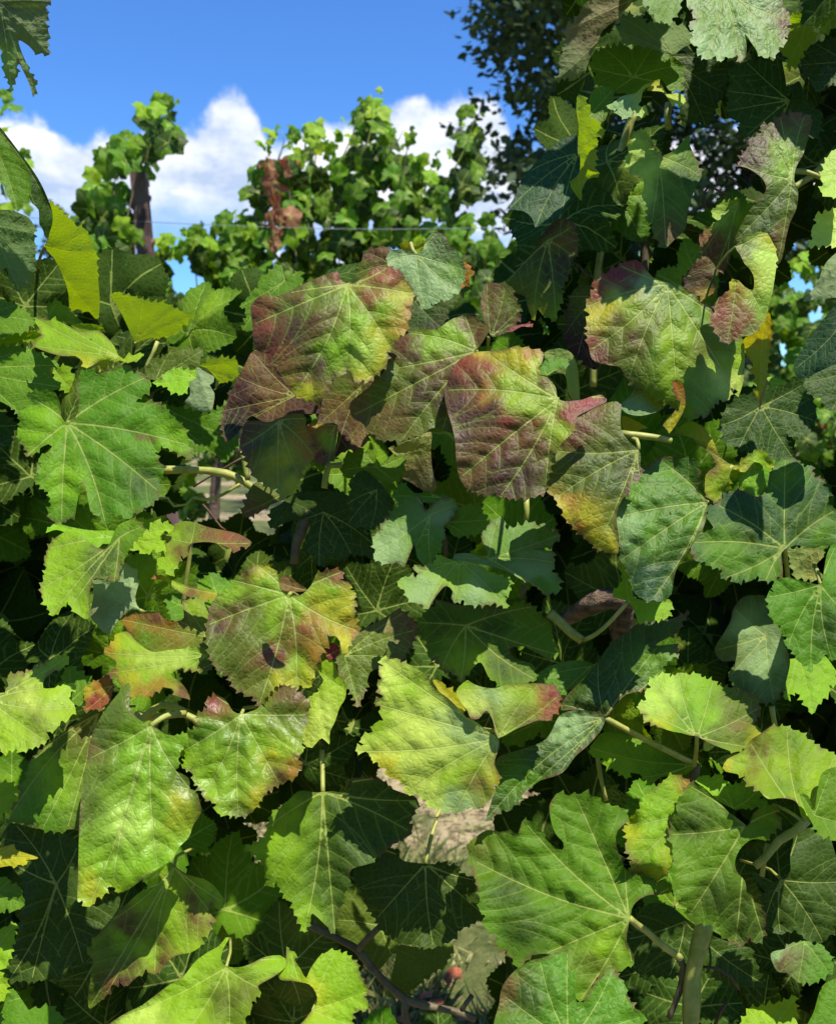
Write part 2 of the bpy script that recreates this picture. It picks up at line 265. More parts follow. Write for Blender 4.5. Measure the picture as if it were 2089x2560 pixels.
L('E',.78,"245,415 310,345 330,310 360,300 370,240 420,210 450,180 510,150s 520,200s 530,250s 570,220 620,190 640,260s 600,290s 550,340s 450,400s 400,460 330,560 265,560 290,480 280,420",(528,252),[(250,413),(505,155),(270,555),(618,192)],'g',gy=.3)
L('E',.74,"1280,560s 1300,420s 1340,330s 1400,380s 1560,330 1680,290 1600,360 1540,420 1520,500 1480,550s 1350,580s",(1330,380),[(1660,295),(1490,545)],'v',gy=.2,col2=[(1400,480,'G'),(1450,540,'k')])
L('E',.625,"1190,640s 1250,600s 1320,565s 1400,552s 1480,545s 1550,495s 1650,462s 1740,495s 1795,545s 1745,640s 1710,690s 1700,850s 1680,1000s 1580,1190s 1500,1178s 1440,1165s 1380,1205 1250,1245 1120,1240 1040,1180s 1000,1130s 950,1105s 930,1065s 930,1010s 985,960s 1050,910s 1085,860s 1130,830s 1160,770s 1165,700s",(1715,690),[(1300,575),(1175,800),(945,1090),(1250,1240),(1500,1180),(1640,470)],'v',gy=.32,kt=4.5,kl=1.5,mat='c',pil=1.1,calm=.55,
  col2=[(1500,600,'l'),(1600,600,'l'),(1420,590,'l'),(1650,520,'m'),(1250,620,'m'),(1270,680,'p'),(1330,690,'p'),(1450,800,'m'),(1560,800,'m'),(1250,850,'v'),(1400,680,'l'),(1350,950,'p'),(1500,1000,'p'),(1200,1100,'b'),(1000,1050,'b'),(1100,950,'v'),(1420,1100,'v'),(1700,600,'m')],label='olive and wine-stained leaf between the two big reddening leaves')
L('F',.59,"370,740s 420,715s 470,695s 520,690s 600,685s 650,680s 700,660 760,668 820,678 885,695 885,730 860,790 870,840s 910,850s 940,880s 965,920s 975,980s 1020,1000s 1080,995s 1130,990s 1180,970s 1250,960s 1280,985s 1275,1005s 1200,1040s 1100,1090s 1080,1110s 1080,1180s 1000,1260s 960,1340 930,1400 900,1560 860,1580 800,1600 700,1600 620,1595 585,1560 540,1590 470,1560 400,1530s 370,1480s 350,1400s 340,1250s 320,1150s 290,1050s 275,950s 300,860s 340,780s",(975,985),[(290,930),(375,1470),(620,1590),(900,1540),(870,710),(1270,975),(540,700)],'v',gy=.34,kl=2.8,kt=4.0,mat='c',pil=1.1,calm=.55,
  col2=[(700,700,'y'),(820,700,'o'),(760,750,'y'),(600,710,'y'),(450,740,'r'),(550,800,'r'),(400,780,'r'),(480,700,'y'),(650,880,'l'),(850,950,'l'),(520,950,'o'),(460,940,'m'),(400,1000,'p'),(350,900,'p'),(650,1100,'r'),(450,1080,'p'),(550,1050,'p'),(800,1040,'l'),(700,980,'l'),(850,1130,'r'),(780,1150,'m'),(1030,1080,'r'),(1200,1000,'r'),(1120,1030,'r'),(600,1400,'p'),(450,1450,'b'),(600,1300,'m'),(480,1300,'b'),(750,1450,'p'),(850,1250,'m'),(640,1560,'p'),(900,890,'m'),(850,800,'L'),(380,1250,'p'),(930,1040,'l'),(960,1180,'l')],label='deep red and purple blistered leaf in the middle with a yellow top edge')
L('F',.605,"1060,1105s 1120,1090s 1200,1045s 1280,1010s 1340,1000s 1370,1020s 1365,1100s 1370,1180s 1400,1230s 1440,1270s 1475,1297s 1490,1340s 1485,1400 1490,1465 1440,1490 1410,1520 1420,1560 1380,1600s 1350,1660s 1340,1736s 1355,1852s 1350,1942 1295,1942 1215,1912 1155,1862 1095,1802 1025,1732 1005,1672 970,1622 950,1590s 905,1560s 895,1440s 900,1340s 930,1230s 1000,1170s",(1473,1300),[(920,1300),(960,1600),(1220,1900),(1345,1930),(1485,1460),(1345,1010)],'v',gy=.38,kl=2.2,kt=2.5,mat='c',calm=.6,
  col2=[(1200,1080,'b'),(1050,1220,'m'),(1130,1200,'m'),(1300,1100,'v'),(1250,1250,'v'),(1200,1350,'G'),(1300,1500,'G'),(1100,1500,'G'),(1000,1400,'v'),(1440,1450,'p'),(1050,1640,'o'),(1020,1680,'y'),(1100,1780,'o'),(1200,1880,'y'),(1150,1700,'y'),(1300,1750,'v'),(1320,1920,'y'),(1400,1350,'G')],label='dark olive leaf with star of pale veins and a yellow lower tip')
L('F',.655,"500,380s 510,320s 535,262s 560,265 590,290 615,268 650,285 680,300 700,340 725,390 750,415 735,450 750,480 720,510 700,550s 660,575s 620,590s 570,600s 545,560s 530,520s 510,450s",(560,600),[(540,270),(650,290),(745,420),(715,510)],'G',gy=.2,kt=8,col2=[(510,340,'b'),(515,430,'m'),(700,500,'m'),(650,540,'p'),(700,370,'v'),(540,290,'m')],label='small upright cupped leaf with red rims above the middle leaf')
L('F',.65,"660,570s 720,530s 780,520 825,518 800,540s 750,537s 690,570s",(665,570),[(820,520)],'r',gy=.5)
L('F',.70,"650,260s 720,190s 790,110s 850,30s 900,-60s 960,-120s 1005,-140 1080,-100 1100,-20 1100,60 1070,120 1055,170 1040,230 1000,300 1005,350 985,400 965,505 920,480 880,465s 850,430s 835,500 810,470s 790,420s 770,350s 720,330s 690,290s",(915,0),[(660,262),(825,490),(962,495),(1070,100),(1060,-80)],'k',gy=.1,kt=7,col2=[(960,470,'l'),(820,470,'y'),(720,240,'v'),(880,300,'v'),(930,200,'k'),(1050,0,'b'),(910,440,'v')],label='blackened drooping leaf with ragged edge and yellow tips at the sky line')
L('F',.745,"1060,340 1110,295 1180,280s 1230,300s 1240,400s 1230,500s 1220,650s 1220,800s 1150,780 1100,720 1040,680 1010,600 1040,540 1020,480 1040,420",(1220,350),[(1020,590),(1050,350),(1100,715)],'p',gy=.3,col2=[(1150,400,'v')])
L('F',.665,"890,700s 950,675s 1010,675s 1060,700s 1090,760s 1105,850s 1110,990s 1070,995s 1040,940s 1030,870s 1010,830s 950,830s 910,850s 870,830s 900,760s",(1090,985),[(900,720),(1050,710)],'y',under=1,gy=-.1,kt=6,col2=[(1000,750,'l'),(1080,850,'l')],label='narrow yellow leaf curled like a hook right of the middle leaf')
L('F',.65,"865,830 880,770 920,745 1000,738 1050,768 1000,780s 950,815s 910,840s",(910,838),[(1045,768),(885,772)],'g',gy=.6)
L('G',.635,"185,400 240,300 220,270 270,240 320,205 380,170 430,135s 490,123s 530,140s 560,185s 600,230s 665,258s 690,268s 740,265s 800,300s 870,340s 890,390s 960,395 975,480 1050,580s 1130,590s 1165,640s 1168,800s 1160,880s 1130,975 1115,900 1080,920 1075,990 1010,990 960,1050 930,1100 860,1080 850,1115 800,1100 700,1020 600,970 480,910 450,865s 420,840s 400,790s 300,770s 225,740s 200,650 195,600 190,520 210,460",(690,270),[(215,680),(195,410),(400,160),(450,860),(765,1090),(1125,960),(1155,660)],'g',gy=.36,kl=2.0,kt=4.0,mat='c',pil=1.1,calm=.55,
  col2=[(490,140,'r'),(430,180,'r'),(350,220,'r'),(240,320,'r'),(300,420,'y'),(250,500,'y'),(400,380,'L'),(450,450,'l'),(400,470,'m'),(340,560,'v'),(400,640,'v'),(220,640,'r'),(280,700,'m'),(480,620,'m'),(600,550,'v'),(520,250,'w'),(440,290,'m'),(600,300,'w'),(720,600,'l'),(720,800,'l'),(600,700,'g'),(900,700,'v'),(1050,850,'L'),(900,1000,'g'),(1120,750,'l'),(760,400,'g'),(1060,640,'g'),(520,760,'v')],label='broad leaf at right, red and yellow on its left half, green on its right half')
L('G',.615,"1110,40s 1150,0s 1200,-30s 1270,-53s 1310,-40s 1350,30 1365,90 1360,200s 1340,330s 1320,400s 1300,480s 1250,560s 1200,590s 1150,600 1050,640 1000,590 955,500 985,440 985,390 1030,345 1075,310 1090,240s 1130,250s 1170,290s 1220,310s 1225,230s 1200,180s 1170,150s 1140,90s",(1112,42),[(1270,-45),(1060,630),(960,500),(1092,250),(1290,470)],'L',gy=.25,kt=3,mat='c',
  col2=[(1000,500,'r'),(1000,420,'r'),(1130,550,'r'),(1050,400,'r'),(1050,600,'m'),(1120,330,'o'),(1180,480,'r'),(1250,400,'l'),(1300,100,'L'),(1330,0,'y'),(1180,50,'v'),(1120,250,'y'),(1220,560,'v')],label='twisted leaf at right with a crimson lower lobe and pale yellow-green strap')
L('G',.66,"1160,620s 1230,560s 1310,440s 1335,500 1330,640 1310,780 1305,860 1300,920s 1280,980s 1260,1060s 1255,990s 1235,960 1245,900 1230,840 1220,770s 1170,700s",(1300,460),[(1262,1050),(1180,690)],'y',under=1,gy=-1.0,kt=5,col2=[(1280,700,'l'),(1250,600,'y'),(1230,900,'l')],label='yellow narrow hanging leaf with brown veins under the crimson lobe')
L('G',.70,"1305,855s 1360,852s 1430,885s 1400,900s 1320,912s",(1310,880),[(1425,886)],'l',gy=.6)
L('G',.67,"960,-178 1020,-228 1140,-258s 1140,-168s 1120,-68s 1090,42s 1080,110s 1050,180 970,225s 990,290s 975,330s 930,355s 890,390s 895,345s 840,350s 780,310s 780,250 830,180 905,115 910,60 885,5 910,-45 960,-88 1000,-118",(1130,-240),[(900,380),(790,260),(890,10),(1060,170)],'m',gy=.25,kt=4,col2=[(1080,-150,'l'),(1000,-160,'L'),(950,0,'r'),(1020,60,'m'),(850,250,'p'),(940,340,'o'),(950,260,'p'),(1080,0,'v'),(1060,150,'m')],label='maroon ragged leaf hanging left of the crimson lobe')
L('E',.665,"330,690s 290,750s 250,830 230,880 180,980 150,1050 135,1150 150,1230 180,1250s 230,1200s 270,1150s 320,1090s 400,1130s 520,1110s 640,1080s 740,1070s 720,980s 600,950s 480,820s 420,700s",(590,965),[(150,1230),(140,1060),(240,850),(330,700),(300,1100)],'p',gy=.25,kt=2,col2=[(300,760,'b'),(250,950,'p'),(170,1150,'k'),(450,980,'b')],label='dark maroon shaded leaf hanging at the left end of the reddening cluster')
L('E',.645,"290,1130s 350,1120s 430,1130s 480,1110s 540,1085s 600,1075s 640,1080s 660,1110s 655,1160s 690,1220 710,1330 690,1370 640,1400 620,1480 590,1560 500,1620 480,1540 420,1530 350,1480 310,1420 260,1310 245,1250s 265,1180s",(490,1120),[(255,1280),(490,1600),(620,1470),(700,1330),(650,1110)],'v',gy=.15,kt=4,mat='c',col2=[(300,1160,'p'),(330,1180,'m'),(680,1270,'o'),(690,1330,'o'),(520,1350,'y'),(560,1400,'v'),(400,1250,'G'),(600,1500,'y'),(280,1250,'p')],label='olive leaf with maroon shoulder hanging under the dark maroon leaf')
L('E',.66,"660,1150s 690,1130 720,1140 750,1130s 800,1145s 850,1145s 845,1250s 830,1360 790,1370 740,1385 700,1350s 690,1250s",(840,1150),[(700,1345),(690,1140),(800,1365)],'v',gy=.35,mat='c',col2=[(700,1180,'o'),(760,1200,'o'),(800,1250,'l'),(740,1340,'r'),(800,1340,'m')],label='small square rusty leaf patch lit in the middle of the shaded cluster')  # a patch of sunlight given its own outline and brighter colours
L('E',.675,"700,1000s 735,1030s 790,900s 900,810s 960,890s 1080,860s 1100,1000s 1080,1100s 1060,1180 1030,1260 980,1290 920,1300 835,1340s 850,1145s 740,1130s",(1000,900),[(840,1330),(1030,1250),(760,1120)],'p',gy=.2,col2=[(900,900,'v'),(880,1000,'b'),(900,1250,'p'),(1000,1230,'b')])
L('E',.69,"1165,1290 1220,1285 1250,1250s 1330,1230s 1430,1190s 1430,1300s 1440,1420s 1465,1540s 1400,1560s 1300,1500s 1250,1470s 1270,1350s 1220,1340s",(1420,1210),[(1175,1295),(1460,1535),(1290,1490)],'y',gy=-.3,under=1,col2=[(1300,1300,'y'),(1350,1390,'o'),(1330,1480,'b'),(1420,1500,'b'),(1380,1280,'y')],label='golden yellow leaf hanging in shade under the middle of the cluster')
L('E',.675,"870,1430 900,1340 990,1285 1020,1320 1070,1300 1100,1310s 1090,1400s 1180,1340 1255,1335 1265,1390 1250,1460 1200,1500 1100,1490 1000,1440 920,1480",(1095,1410),[(880,1430),(990,1290),(1255,1345),(1210,1495)],'g',gy=.5)
L('E',.70,"300,1560s 350,1500s 480,1560s 520,1600s 500,1620s 440,1640 380,1680 300,1720 260,1690",(490,1590),[(270,1690)],'v',gy=.4,col2=[(300,1690,'b')])
# the shaded upper right
L('C',.66,"430,1010 465,950 445,925 495,870 455,845 515,805 545,803s 585,850s 615,920s 640,965s 720,940s 790,870s 825,835s 830,900s 870,990 905,1090s 850,1200s 820,1300s 800,1420s 740,1480s 680,1540 630,1490 600,1440 595,1380 560,1370 570,1290 560,1260s 530,1220s 545,1150s 530,1090s 460,1085 455,1040",(640,967),[(520,812),(445,1010),(680,1530),(590,1390),(895,1090),(822,850)],'g',gy=.35,kt=5,col2=[(490,980,'L'),(530,880,'L'),(560,1080,'L'),(560,1180,'L'),(650,1200,'G'),(700,1450,'m'),(620,1400,'v'),(800,1100,'G')],label='drooping half-folded leaf with one pale lit lobe, upper right')  # pale sunlit lobe and dark shaded half are painted into the colour
L('C',.64,"1130,1030 1150,960 1200,900 1190,870 1280,820 1265,780 1350,760 1390,720 1480,695 1530,730 1545,705 1590,745s 1560,860s 1530,960s 1490,1030s 1475,1110s 1500,1190s 1490,1290s 1450,1380s 1430,1450s 1400,1600s 1370,1640s 1340,1560s 1250,1520s 1180,1500s 1110,1480s 1200,1300s 1300,1180s 1280,1110s 1240,1075s 1180,1040s",(1462,1112),[(1140,1020),(1280,800),(1540,715),(1380,1600),(1130,1470),(1390,725)],'v',gy=.3,kt=4,mat='c',col2=[(1200,950,'p'),(1300,870,'p'),(1250,1030,'p'),(1420,950,'l'),(1420,1050,'l'),(1500,850,'v'),(1480,720,'b'),(1550,760,'b'),(1380,1250,'G'),(1430,1180,'v'),(1450,1300,'v'),(1300,1400,'G'),(1380,1480,'b'),(1400,760,'m')],label='tall leaf turned on edge at right, dull purple on one side and green on the other')
L('C',.62,"1640,1090 1665,1010 1690,960 1730,925 1850,930s 1850,1200s 1736,1225 1700,1220 1640,1190 1655,1140",(1840,1060),[(1645,1092),(1735,930),(1645,1188)],'L',gy=.5)
L('C',.63,"1565,1530 1590,1480 1580,1430 1615,1380 1605,1340 1736,1290 1850,1280s 1850,1500s 1736,1530 1700,1520 1650,1520",(1840,1380),[(1570,1525),(1608,1345),(1700,1518)],'L',gy=.5)
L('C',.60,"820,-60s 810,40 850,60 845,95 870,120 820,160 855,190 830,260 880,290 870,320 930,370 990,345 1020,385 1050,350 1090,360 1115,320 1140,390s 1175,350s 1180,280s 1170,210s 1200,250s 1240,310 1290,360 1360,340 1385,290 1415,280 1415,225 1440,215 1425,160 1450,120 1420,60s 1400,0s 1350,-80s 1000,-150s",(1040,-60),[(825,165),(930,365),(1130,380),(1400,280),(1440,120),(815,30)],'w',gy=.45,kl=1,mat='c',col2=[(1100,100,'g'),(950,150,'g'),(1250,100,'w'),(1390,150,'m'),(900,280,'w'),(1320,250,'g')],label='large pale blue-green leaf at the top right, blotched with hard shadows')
L('C',.62,"535,20 580,40 575,85 610,85 615,130 655,125 690,145 710,160 720,110 760,75 770,20s 820,-60s 560,-60s",(740,-50),[(540,22),(620,128),(710,155)],'w',gy=.6,col2=[(650,60,'g')])
L('C',.68,"0,500 30,420 20,360 60,290 60,180 110,140 140,90s 180,0s 200,-60s 480,-60s 460,30s 420,70s 380,120s 290,190s 260,260s 220,340s 190,420 160,460 110,500 70,480",(470,0),[(10,490),(150,460),(70,185),(185,0)],'v',under=1,gy=-.1,gx=.3,col2=[(200,200,'b'),(350,50,'b')],label='brownish underside of a hanging leaf in front of the dark tree')
L('C',.72,"390,200 400,100 520,80 560,150 620,140 800,160s 850,250s 780,300s 720,340s 560,290 420,270",(720,335),[(395,200),(405,105),(560,90)],'g',gy=.2,under=1)
L('C',.735,"230,330 300,300 420,270 540,280 620,290s 720,345s 790,400 800,480 770,520 790,560 700,560s 640,490s 560,540 480,600 370,560 240,520 250,450 215,420",(480,480),[(220,420),(300,305),(600,290),(790,400),(780,555),(370,555)],'g',gy=.2)
L('C',.76,"720,345s 850,330 1000,380 1110,390 1090,470 1050,520 1040,580 1000,640 980,720 930,790 850,740 780,780 760,700s 800,600s 770,500s 790,430s",(722,350),[(1105,395),(1040,575),(930,785),(780,770)],'G',gy=.2)
L('C',.715,"1060,560 1090,520 1070,470 1100,420 1180,380 1290,370 1400,375s 1420,480s 1445,620s 1500,500s 1560,640 1650,700 1630,820 1590,860 1500,720s 1400,700 1370,780 1280,800 1180,850 1130,820 1140,760 1100,740 1050,690 1070,620",(1445,623),[(1065,565),(1180,385),(1400,380),(1055,690),(1180,845),(1370,775)],'G',gy=.2)
L('C',.70,"1520,400 1560,300 1600,270 1700,240 1800,240s 1800,520s 1700,530 1640,570 1590,540 1570,480 1530,450",(1790,380),[(1525,400),(1640,565),(1605,272)],'G',gy=.3)
L('C',.745,"1390,320 1440,200 1450,100 1500,80 1580,160 1610,230 1560,320 1500,400 1420,430 1440,360",(1560,120),[(1395,325),(1425,425),(1500,395)],'l',under=1,gy=-1.0)
L('C',.70,"1590,160 1600,60 1650,0 1800,-60s 1800,150s 1700,180 1660,210 1640,150",(1780,20),[(1592,155),(1660,205)],'l',gy=.4)
L('C',.655,"130,600 160,590 190,640s 215,650s 205,735 245,740 280,790 300,830 250,850 260,900 235,920 250,960 240,1040 265,1100s 200,1110s 160,1180s 160,1245s 110,1190s 85,1130s 140,1080s 150,980s 135,900s 140,780s 125,680s",(140,960),[(150,595),(290,828),(258,1095),(158,1240)],'l',under=1,gy=-1.0,kt=5,label='bright lime jagged edge of a leaf turned to the light, upper right')
L('C',.67,"200,630s 230,560s 290,535s 350,550s 358,610s 330,680s 300,760s 290,800s 240,740s 205,735s 215,660s",(210,720),[(350,560),(290,795)],'v',gy=.4,col2=[(280,600,'g')])
L('C',.68,"-289,1290s -250,1210s -215,1120s -170,1060s -90,970s 0,890s 60,850s 130,840s 135,950s 150,1080s 85,1130s 100,1180 70,1250 40,1310 0,1340 -60,1370 -130,1410s -150,1350s -200,1310s",(140,950),[(-285,1288),(-125,1405),(40,1305),(-160,1060)],'t',gy=.5,kt=3,label='dark blue-green leaf drooping in front of the dark tree')
L('C',.64,"310,655s 350,640s 400,600s 450,585s 500,575s 540,530s 590,510s 645,490s 640,530s 600,530s 540,560s 530,600 510,650 550,695 500,720 480,690 440,735 390,715 380,670 340,680",(530,545),[(320,655),(395,712),(545,695),(640,495)],'L',gy=.4,kt=4,col2=[(600,520,'y'),(400,650,'w')],label='small pale curled leaf with a yellow rim, upper right')
L('C',.65,"560,560s 600,530s 650,520s 690,580s 760,575 800,610 790,650 740,640 720,660s 700,620s 660,570s",(570,555),[(795,612),(720,655)],'L',gy=.6,col2=[(620,530,'y')])
L('G',.59,"1470,790s 1500,720s 1560,620s 1650,500s 1736,400s 1850,350s 1850,760s 1736,770s 1620,820s 1520,860s 1480,830s",(1840,420),[(1475,800),(1720,760)],'t',gy=.4,gx=-.5,kt=3,label='dark slate-green leaf cut by the right edge of the picture')
L('G',.62,"1535,880 1600,830s 1736,760s 1850,750s 1850,1000s 1736,1060 1700,1060 1640,980 1580,960 1550,930",(1840,800),[(1540,882),(1705,1055)],'G',gy=.4)
L('G',.66,"1530,380s 1560,340s 1620,270s 1650,180s 1700,110s 1800,60s 1800,330s 1700,360s 1600,372s",(1780,120),[(1535,378),(1700,355)],'w',under=1,gy=.1)
L('G',.735,"1010,1150 1050,1050 1130,960 1240,960 1300,900 1500,850 1530,890 1580,950 1610,1060 1600,1130 1560,1200 1480,1220 1420,1200 1440,1270 1470,1350 1400,1380 1250,1330 1130,1300 1040,1250",(1270,1030),[(1015,1150),(1530,895),(1600,1120),(1465,1345),(1130,1295)],'G',gy=.3)
L('G',.63,"740,1180s 820,1125s 880,1140s 940,1190s 980,1260s 1010,1330s 1080,1390s 1130,1390 1180,1340 1250,1295 1290,1310 1350,1390 1330,1420s 1290,1400s 1230,1375s 1170,1440s 1090,1420s 1075,1480 1070,1560 1010,1620 960,1610 920,1560s 930,1450s 990,1400s 980,1360s 930,1300s 870,1260s 850,1230s 780,1210s 720,1210s",(1095,1400),[(760,1180),(1340,1395),(1000,1610),(1255,1305)],'y',gy=.2,kt=3,col2=[(800,1160,'l'),(900,1180,'y'),(1000,1500,'l'),(1250,1330,'l'),(950,1400,'b'),(1060,1400,'y')],label='yellow wavy leaf band beside the star-veined dark leaf')
L('G',.645,"1140,1440s 1230,1375s 1280,1400s 1290,1460s 1310,1550s 1330,1570s 1280,1600s 1245,1655s 1190,1640s 1160,1600s 1135,1540s",(1230,1380),[(1240,1650),(1150,1550)],'g',gy=.2,kt=8,col2=[(1150,1500,'l')])
L('G',.645,"400,1020s 460,970s 560,900s 640,860s 700,880s 730,960s 690,1020s 640,1060s 520,1090s 430,1070s",(690,900),[(410,1020),(640,1055)],'G',gy=.3,col2=[(500,1040,'w'),(600,880,'y')])
L('G',.62,"715,880s 740,866s 780,890s 800,950s 800,1030s 770,1100s 740,1150s 700,1200s 690,1180s 660,1150s 720,1080 760,1060s 770,1000 740,960 725,910",(705,1195),[(735,875),(668,1150)],'o',gy=.1,kt=10,col2=[(750,900,'o'),(740,1100,'y'),(690,1160,'y')],label='small bright orange curled leaf strip above the stalk')
L('G',.66,"410,1090s 470,1110s 570,1165s 530,1175s 470,1200s 420,1180s",(415,1130),[(560,1165)],'y',gy=.2)
L('G',.615,"660,1350 740,1332 750,1370 800,1350 870,1372 890,1410 890,1480 880,1530s 905,1580s 940,1618s 935,1672s 925,1742s 900,1812s 850,1882s 790,1962s 740,2062s 720,2172 700,2212 650,2242 600,2232 540,2227 490,2192 470,2132 440,2032s 400,1992 390,1862 370,1822 330,1782 345,1712 370,1660 410,1610 440,1530 500,1490 530,1440 590,1400 620,1375",(940,1622),[(660,1372),(350,1720),(400,1985),(600,2225),(735,2080),(880,1420)],'G',gy=.5,kl=1.5,kt=1.5,mat='c',pil=1.4,col2=[(500,1600,'g'),(600,1800,'g'),(700,1500,'g'),(600,2150,'t'),(850,1700,'g'),(450,1750,'w')],label='dark green leaf with deep quilted veins hanging right of the star-veined leaf')
L('J',.625,"820,260 870,215 960,185s 975,170s 940,120 940,40 1000,20 1060,-50 1150,-60s 1250,-20s 1300,-60s 1320,-150 1350,-222 1420,-267 1490,-250 1540,-200 1580,-215 1600,-140 1665,-130 1650,-90 1700,-50 1680,20 1736,60 1800,100s 1800,280s 1736,290 1650,280s 1600,300s 1530,285s 1480,280s 1440,300s 1415,305s 1395,330s 1400,380s 1405,440 1370,480 1335,500 1290,500 1250,470 1210,500 1160,490 1120,515 1080,470 1020,490 1030,430 960,410 920,380 870,380 850,340 825,310",(1415,300),[(825,265),(1050,480),(1000,30),(1420,-260),(1730,60),(1300,495)],'t',gy=.5,kl=1.2,kt=1,T=44,col2=[(1100,320,'g'),(1300,400,'g'),(1200,200,'G'),(1550,100,'G'),(1000,300,'g'),(1420,-150,'g'),(1650,200,'g')],label='blue-green lobed leaf with pale veins at the right edge, upper of two')
L('J',.60,"1305,600 1350,570 1340,530 1380,485s 1440,480s 1500,495s 1560,510s 1640,520s 1660,430s 1680,330s 1720,270s 1850,260s 1850,900s 1736,950 1710,1000 1680,960 1655,940 1640,1000 1590,1020 1580,1075 1560,1030 1500,1000 1460,930 1420,900 1430,850 1390,780 1340,740 1320,680",(1640,522),[(1315,600),(1440,900),(1580,1068),(1710,990),(1800,700),(1730,290)],'g',gy=.5,kl=1.2,kt=1.5,T=44,col2=[(1500,700,'g'),(1700,800,'G')],label='smooth mid-green leaf hanging at the right edge, lower of two')
L('J',.70,"1430,310 1550,290 1640,300 1660,350s 1610,410s 1660,470 1600,500 1480,480",(1620,310),[(1440,470),(1650,465)],'l',under=1,gy=-.1,col2=[(1640,440,'y')])
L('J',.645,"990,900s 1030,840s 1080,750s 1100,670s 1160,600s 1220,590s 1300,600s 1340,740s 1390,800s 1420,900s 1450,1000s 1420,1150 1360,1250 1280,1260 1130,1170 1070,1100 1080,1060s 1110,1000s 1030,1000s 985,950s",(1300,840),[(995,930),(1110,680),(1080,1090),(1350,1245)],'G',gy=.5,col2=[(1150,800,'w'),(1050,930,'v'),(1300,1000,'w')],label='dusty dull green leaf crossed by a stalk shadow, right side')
L('J',.66,"1390,1100s 1420,1000s 1500,980s 1650,960s 1730,1050 1736,1140 1690,1150 1690,1200 1620,1270 1585,1330 1530,1240 1480,1180 1420,1240",(1500,960),[(1585,1320),(1425,1235),(1725,1130)],'l',gy=.6)
L('J',.60,"510,1265 560,1240 550,1190 590,1160 575,1120 640,1085 680,1075 710,1100 770,1070 830,1085 870,1075 905,1100 970,1120 1000,1150 1080,1165 1130,1175 1180,1190 1250,1230 1265,1310 1225,1390 1265,1420 1250,1470 1190,1530 1120,1560 1060,1550s 980,1520s 900,1480s 875,1465s 830,1460s 780,1445s 720,1435s 660,1415 615,1395 540,1360 560,1330 515,1300",(873,1468),[(525,1290),(600,1140),(760,1080),(970,1125),(1255,1290),(1180,1530)],'l',gy=.75,kl=1.5,T=40,col2=[(700,1200,'L'),(850,1200,'l'),(1120,1390,'b'),(1180,1350,'v'),(1255,1320,'m'),(560,1300,'L'),(1240,1470,'y'),(640,1405,'y'),(950,1350,'l'),(1150,1480,'v'),(1000,1450,'v'),(1100,1220,'v'),(800,1350,'g')],label='round light green leaf lit from above with a brownish right side, right centre')
L('J',.635,"300,1345s 200,1310s 100,1300s 30,1300s 60,1220s 130,1150s 200,1080s 260,1000s 330,900s 420,830s 500,770s 600,740s 700,740s 760,720 830,690 780,760 770,800 700,850s 620,900s 760,890 720,920 765,955 690,1000 660,1040 680,1060 600,1120 580,1165 500,1190s 430,1210s 370,1270s 330,1330s",(302,1350),[(820,695),(755,955),(580,1160),(50,1270),(260,1010)],'G',gy=.55,kt=3,mat='c',pil=1.6,col2=[(600,1000,'g'),(300,1100,'G'),(700,950,'g'),(600,850,'G')],label='long dark crinkled leaf folded along its midrib, pointing up right')
L('J',.61,"300,1350s 240,1310s 100,1305s 20,1340s -60,1480s -200,1540s -350,1590s -380,1640s -370,1750s -400,1870s -440,1990 -380,1950 -330,1920 -290,1930 -230,1860 -180,1800 -130,1760s -100,1740s 40,1690s 120,1590s 200,1520s 270,1440s 300,1380s",(300,1352),[(-430,1980),(-360,1600),(-180,1790),(30,1680),(20,1350)],'G',gy=.5,kt=3,mat='c',pil=1.6,col2=[(-200,1700,'g'),(50,1400,'w'),(-100,1600,'G')],label='long dark crinkled leaf folded along its midrib, pointing down left')
L('I',.59,"625,1105 670,1110s 720,1105 750,1130 800,1145s 840,1160s 880,1190s 920,1230s 960,1290s 1010,1330s 1060,1370s 1130,1440s 1150,1470s 1200,1490s 1280,1550s 1350,1600s 1360,1650s 1335,1720s 1330,1767s 1355,1817 1360,1877 1320,1897 1310,1967 1270,2007 1230,2042 1190,2017 1140,2037 1095,2067 1060,2037 1010,2067 1000,2037 920,2032 905,1982 840,1947 780,1947 775,1887 730,1857 650,1827 660,1792 600,1747 565,1737 590,1697 465,1680 520,1640 500,1600 575,1560 580,1515 640,1490 620,1400 580,1385 640,1340 600,1270 630,1230 610,1190 640,1150",(1350,1600),[(630,1115),(470,1680),(780,1940),(1090,2060),(1350,1870),(610,1390)],'L',gy=.36,kl=.8,kt=1,T=60,pil=.8,col2=[(800,1300,'l'),(900,1600,'L'),(1210,1850,'b'),(1290,1900,'v'),(1180,1780,'l'),(1100,2000,'w'),(1250,1620,'w'),(600,1500,'l'),(655,1800,'y'),(620,1200,'L'),(1350,1850,'y'),(750,1450,'L'),(800,1750,'L'),(900,1980,'L'),(1050,1850,'l'),(1100,1500,'w')],label='large pale lime leaf with saw-toothed left edge, low in the middle')
L('I',.594,"1090,1310s 1130,1260s 1160,1240s 1200,1265s 1260,1285s 1330,1290s 1400,1270s 1500,1260s 1600,1260s 1690,1270 1736,1330 1725,1420 1660,1495s 1600,1490s 1520,1520s 1450,1550s 1400,1580s 1352,1598s 1330,1560s 1320,1500s 1280,1430s 1230,1480s 1180,1480s 1160,1430s 1120,1380s",(1352,1597),[(1270,1300),(1720,1340),(1100,1320),(1600,1265)],'l',gy=.6,kt=2,col2=[(1500,1350,'l'),(1680,1430,'r'),(1700,1330,'r'),(1620,1400,'o'),(1300,1350,'w'),(1200,1380,'L'),(1150,1280,'l'),(1500,1450,'v'),(1220,1450,'b')],label='right lobe of the pale lime leaf, blushing red at its tip')
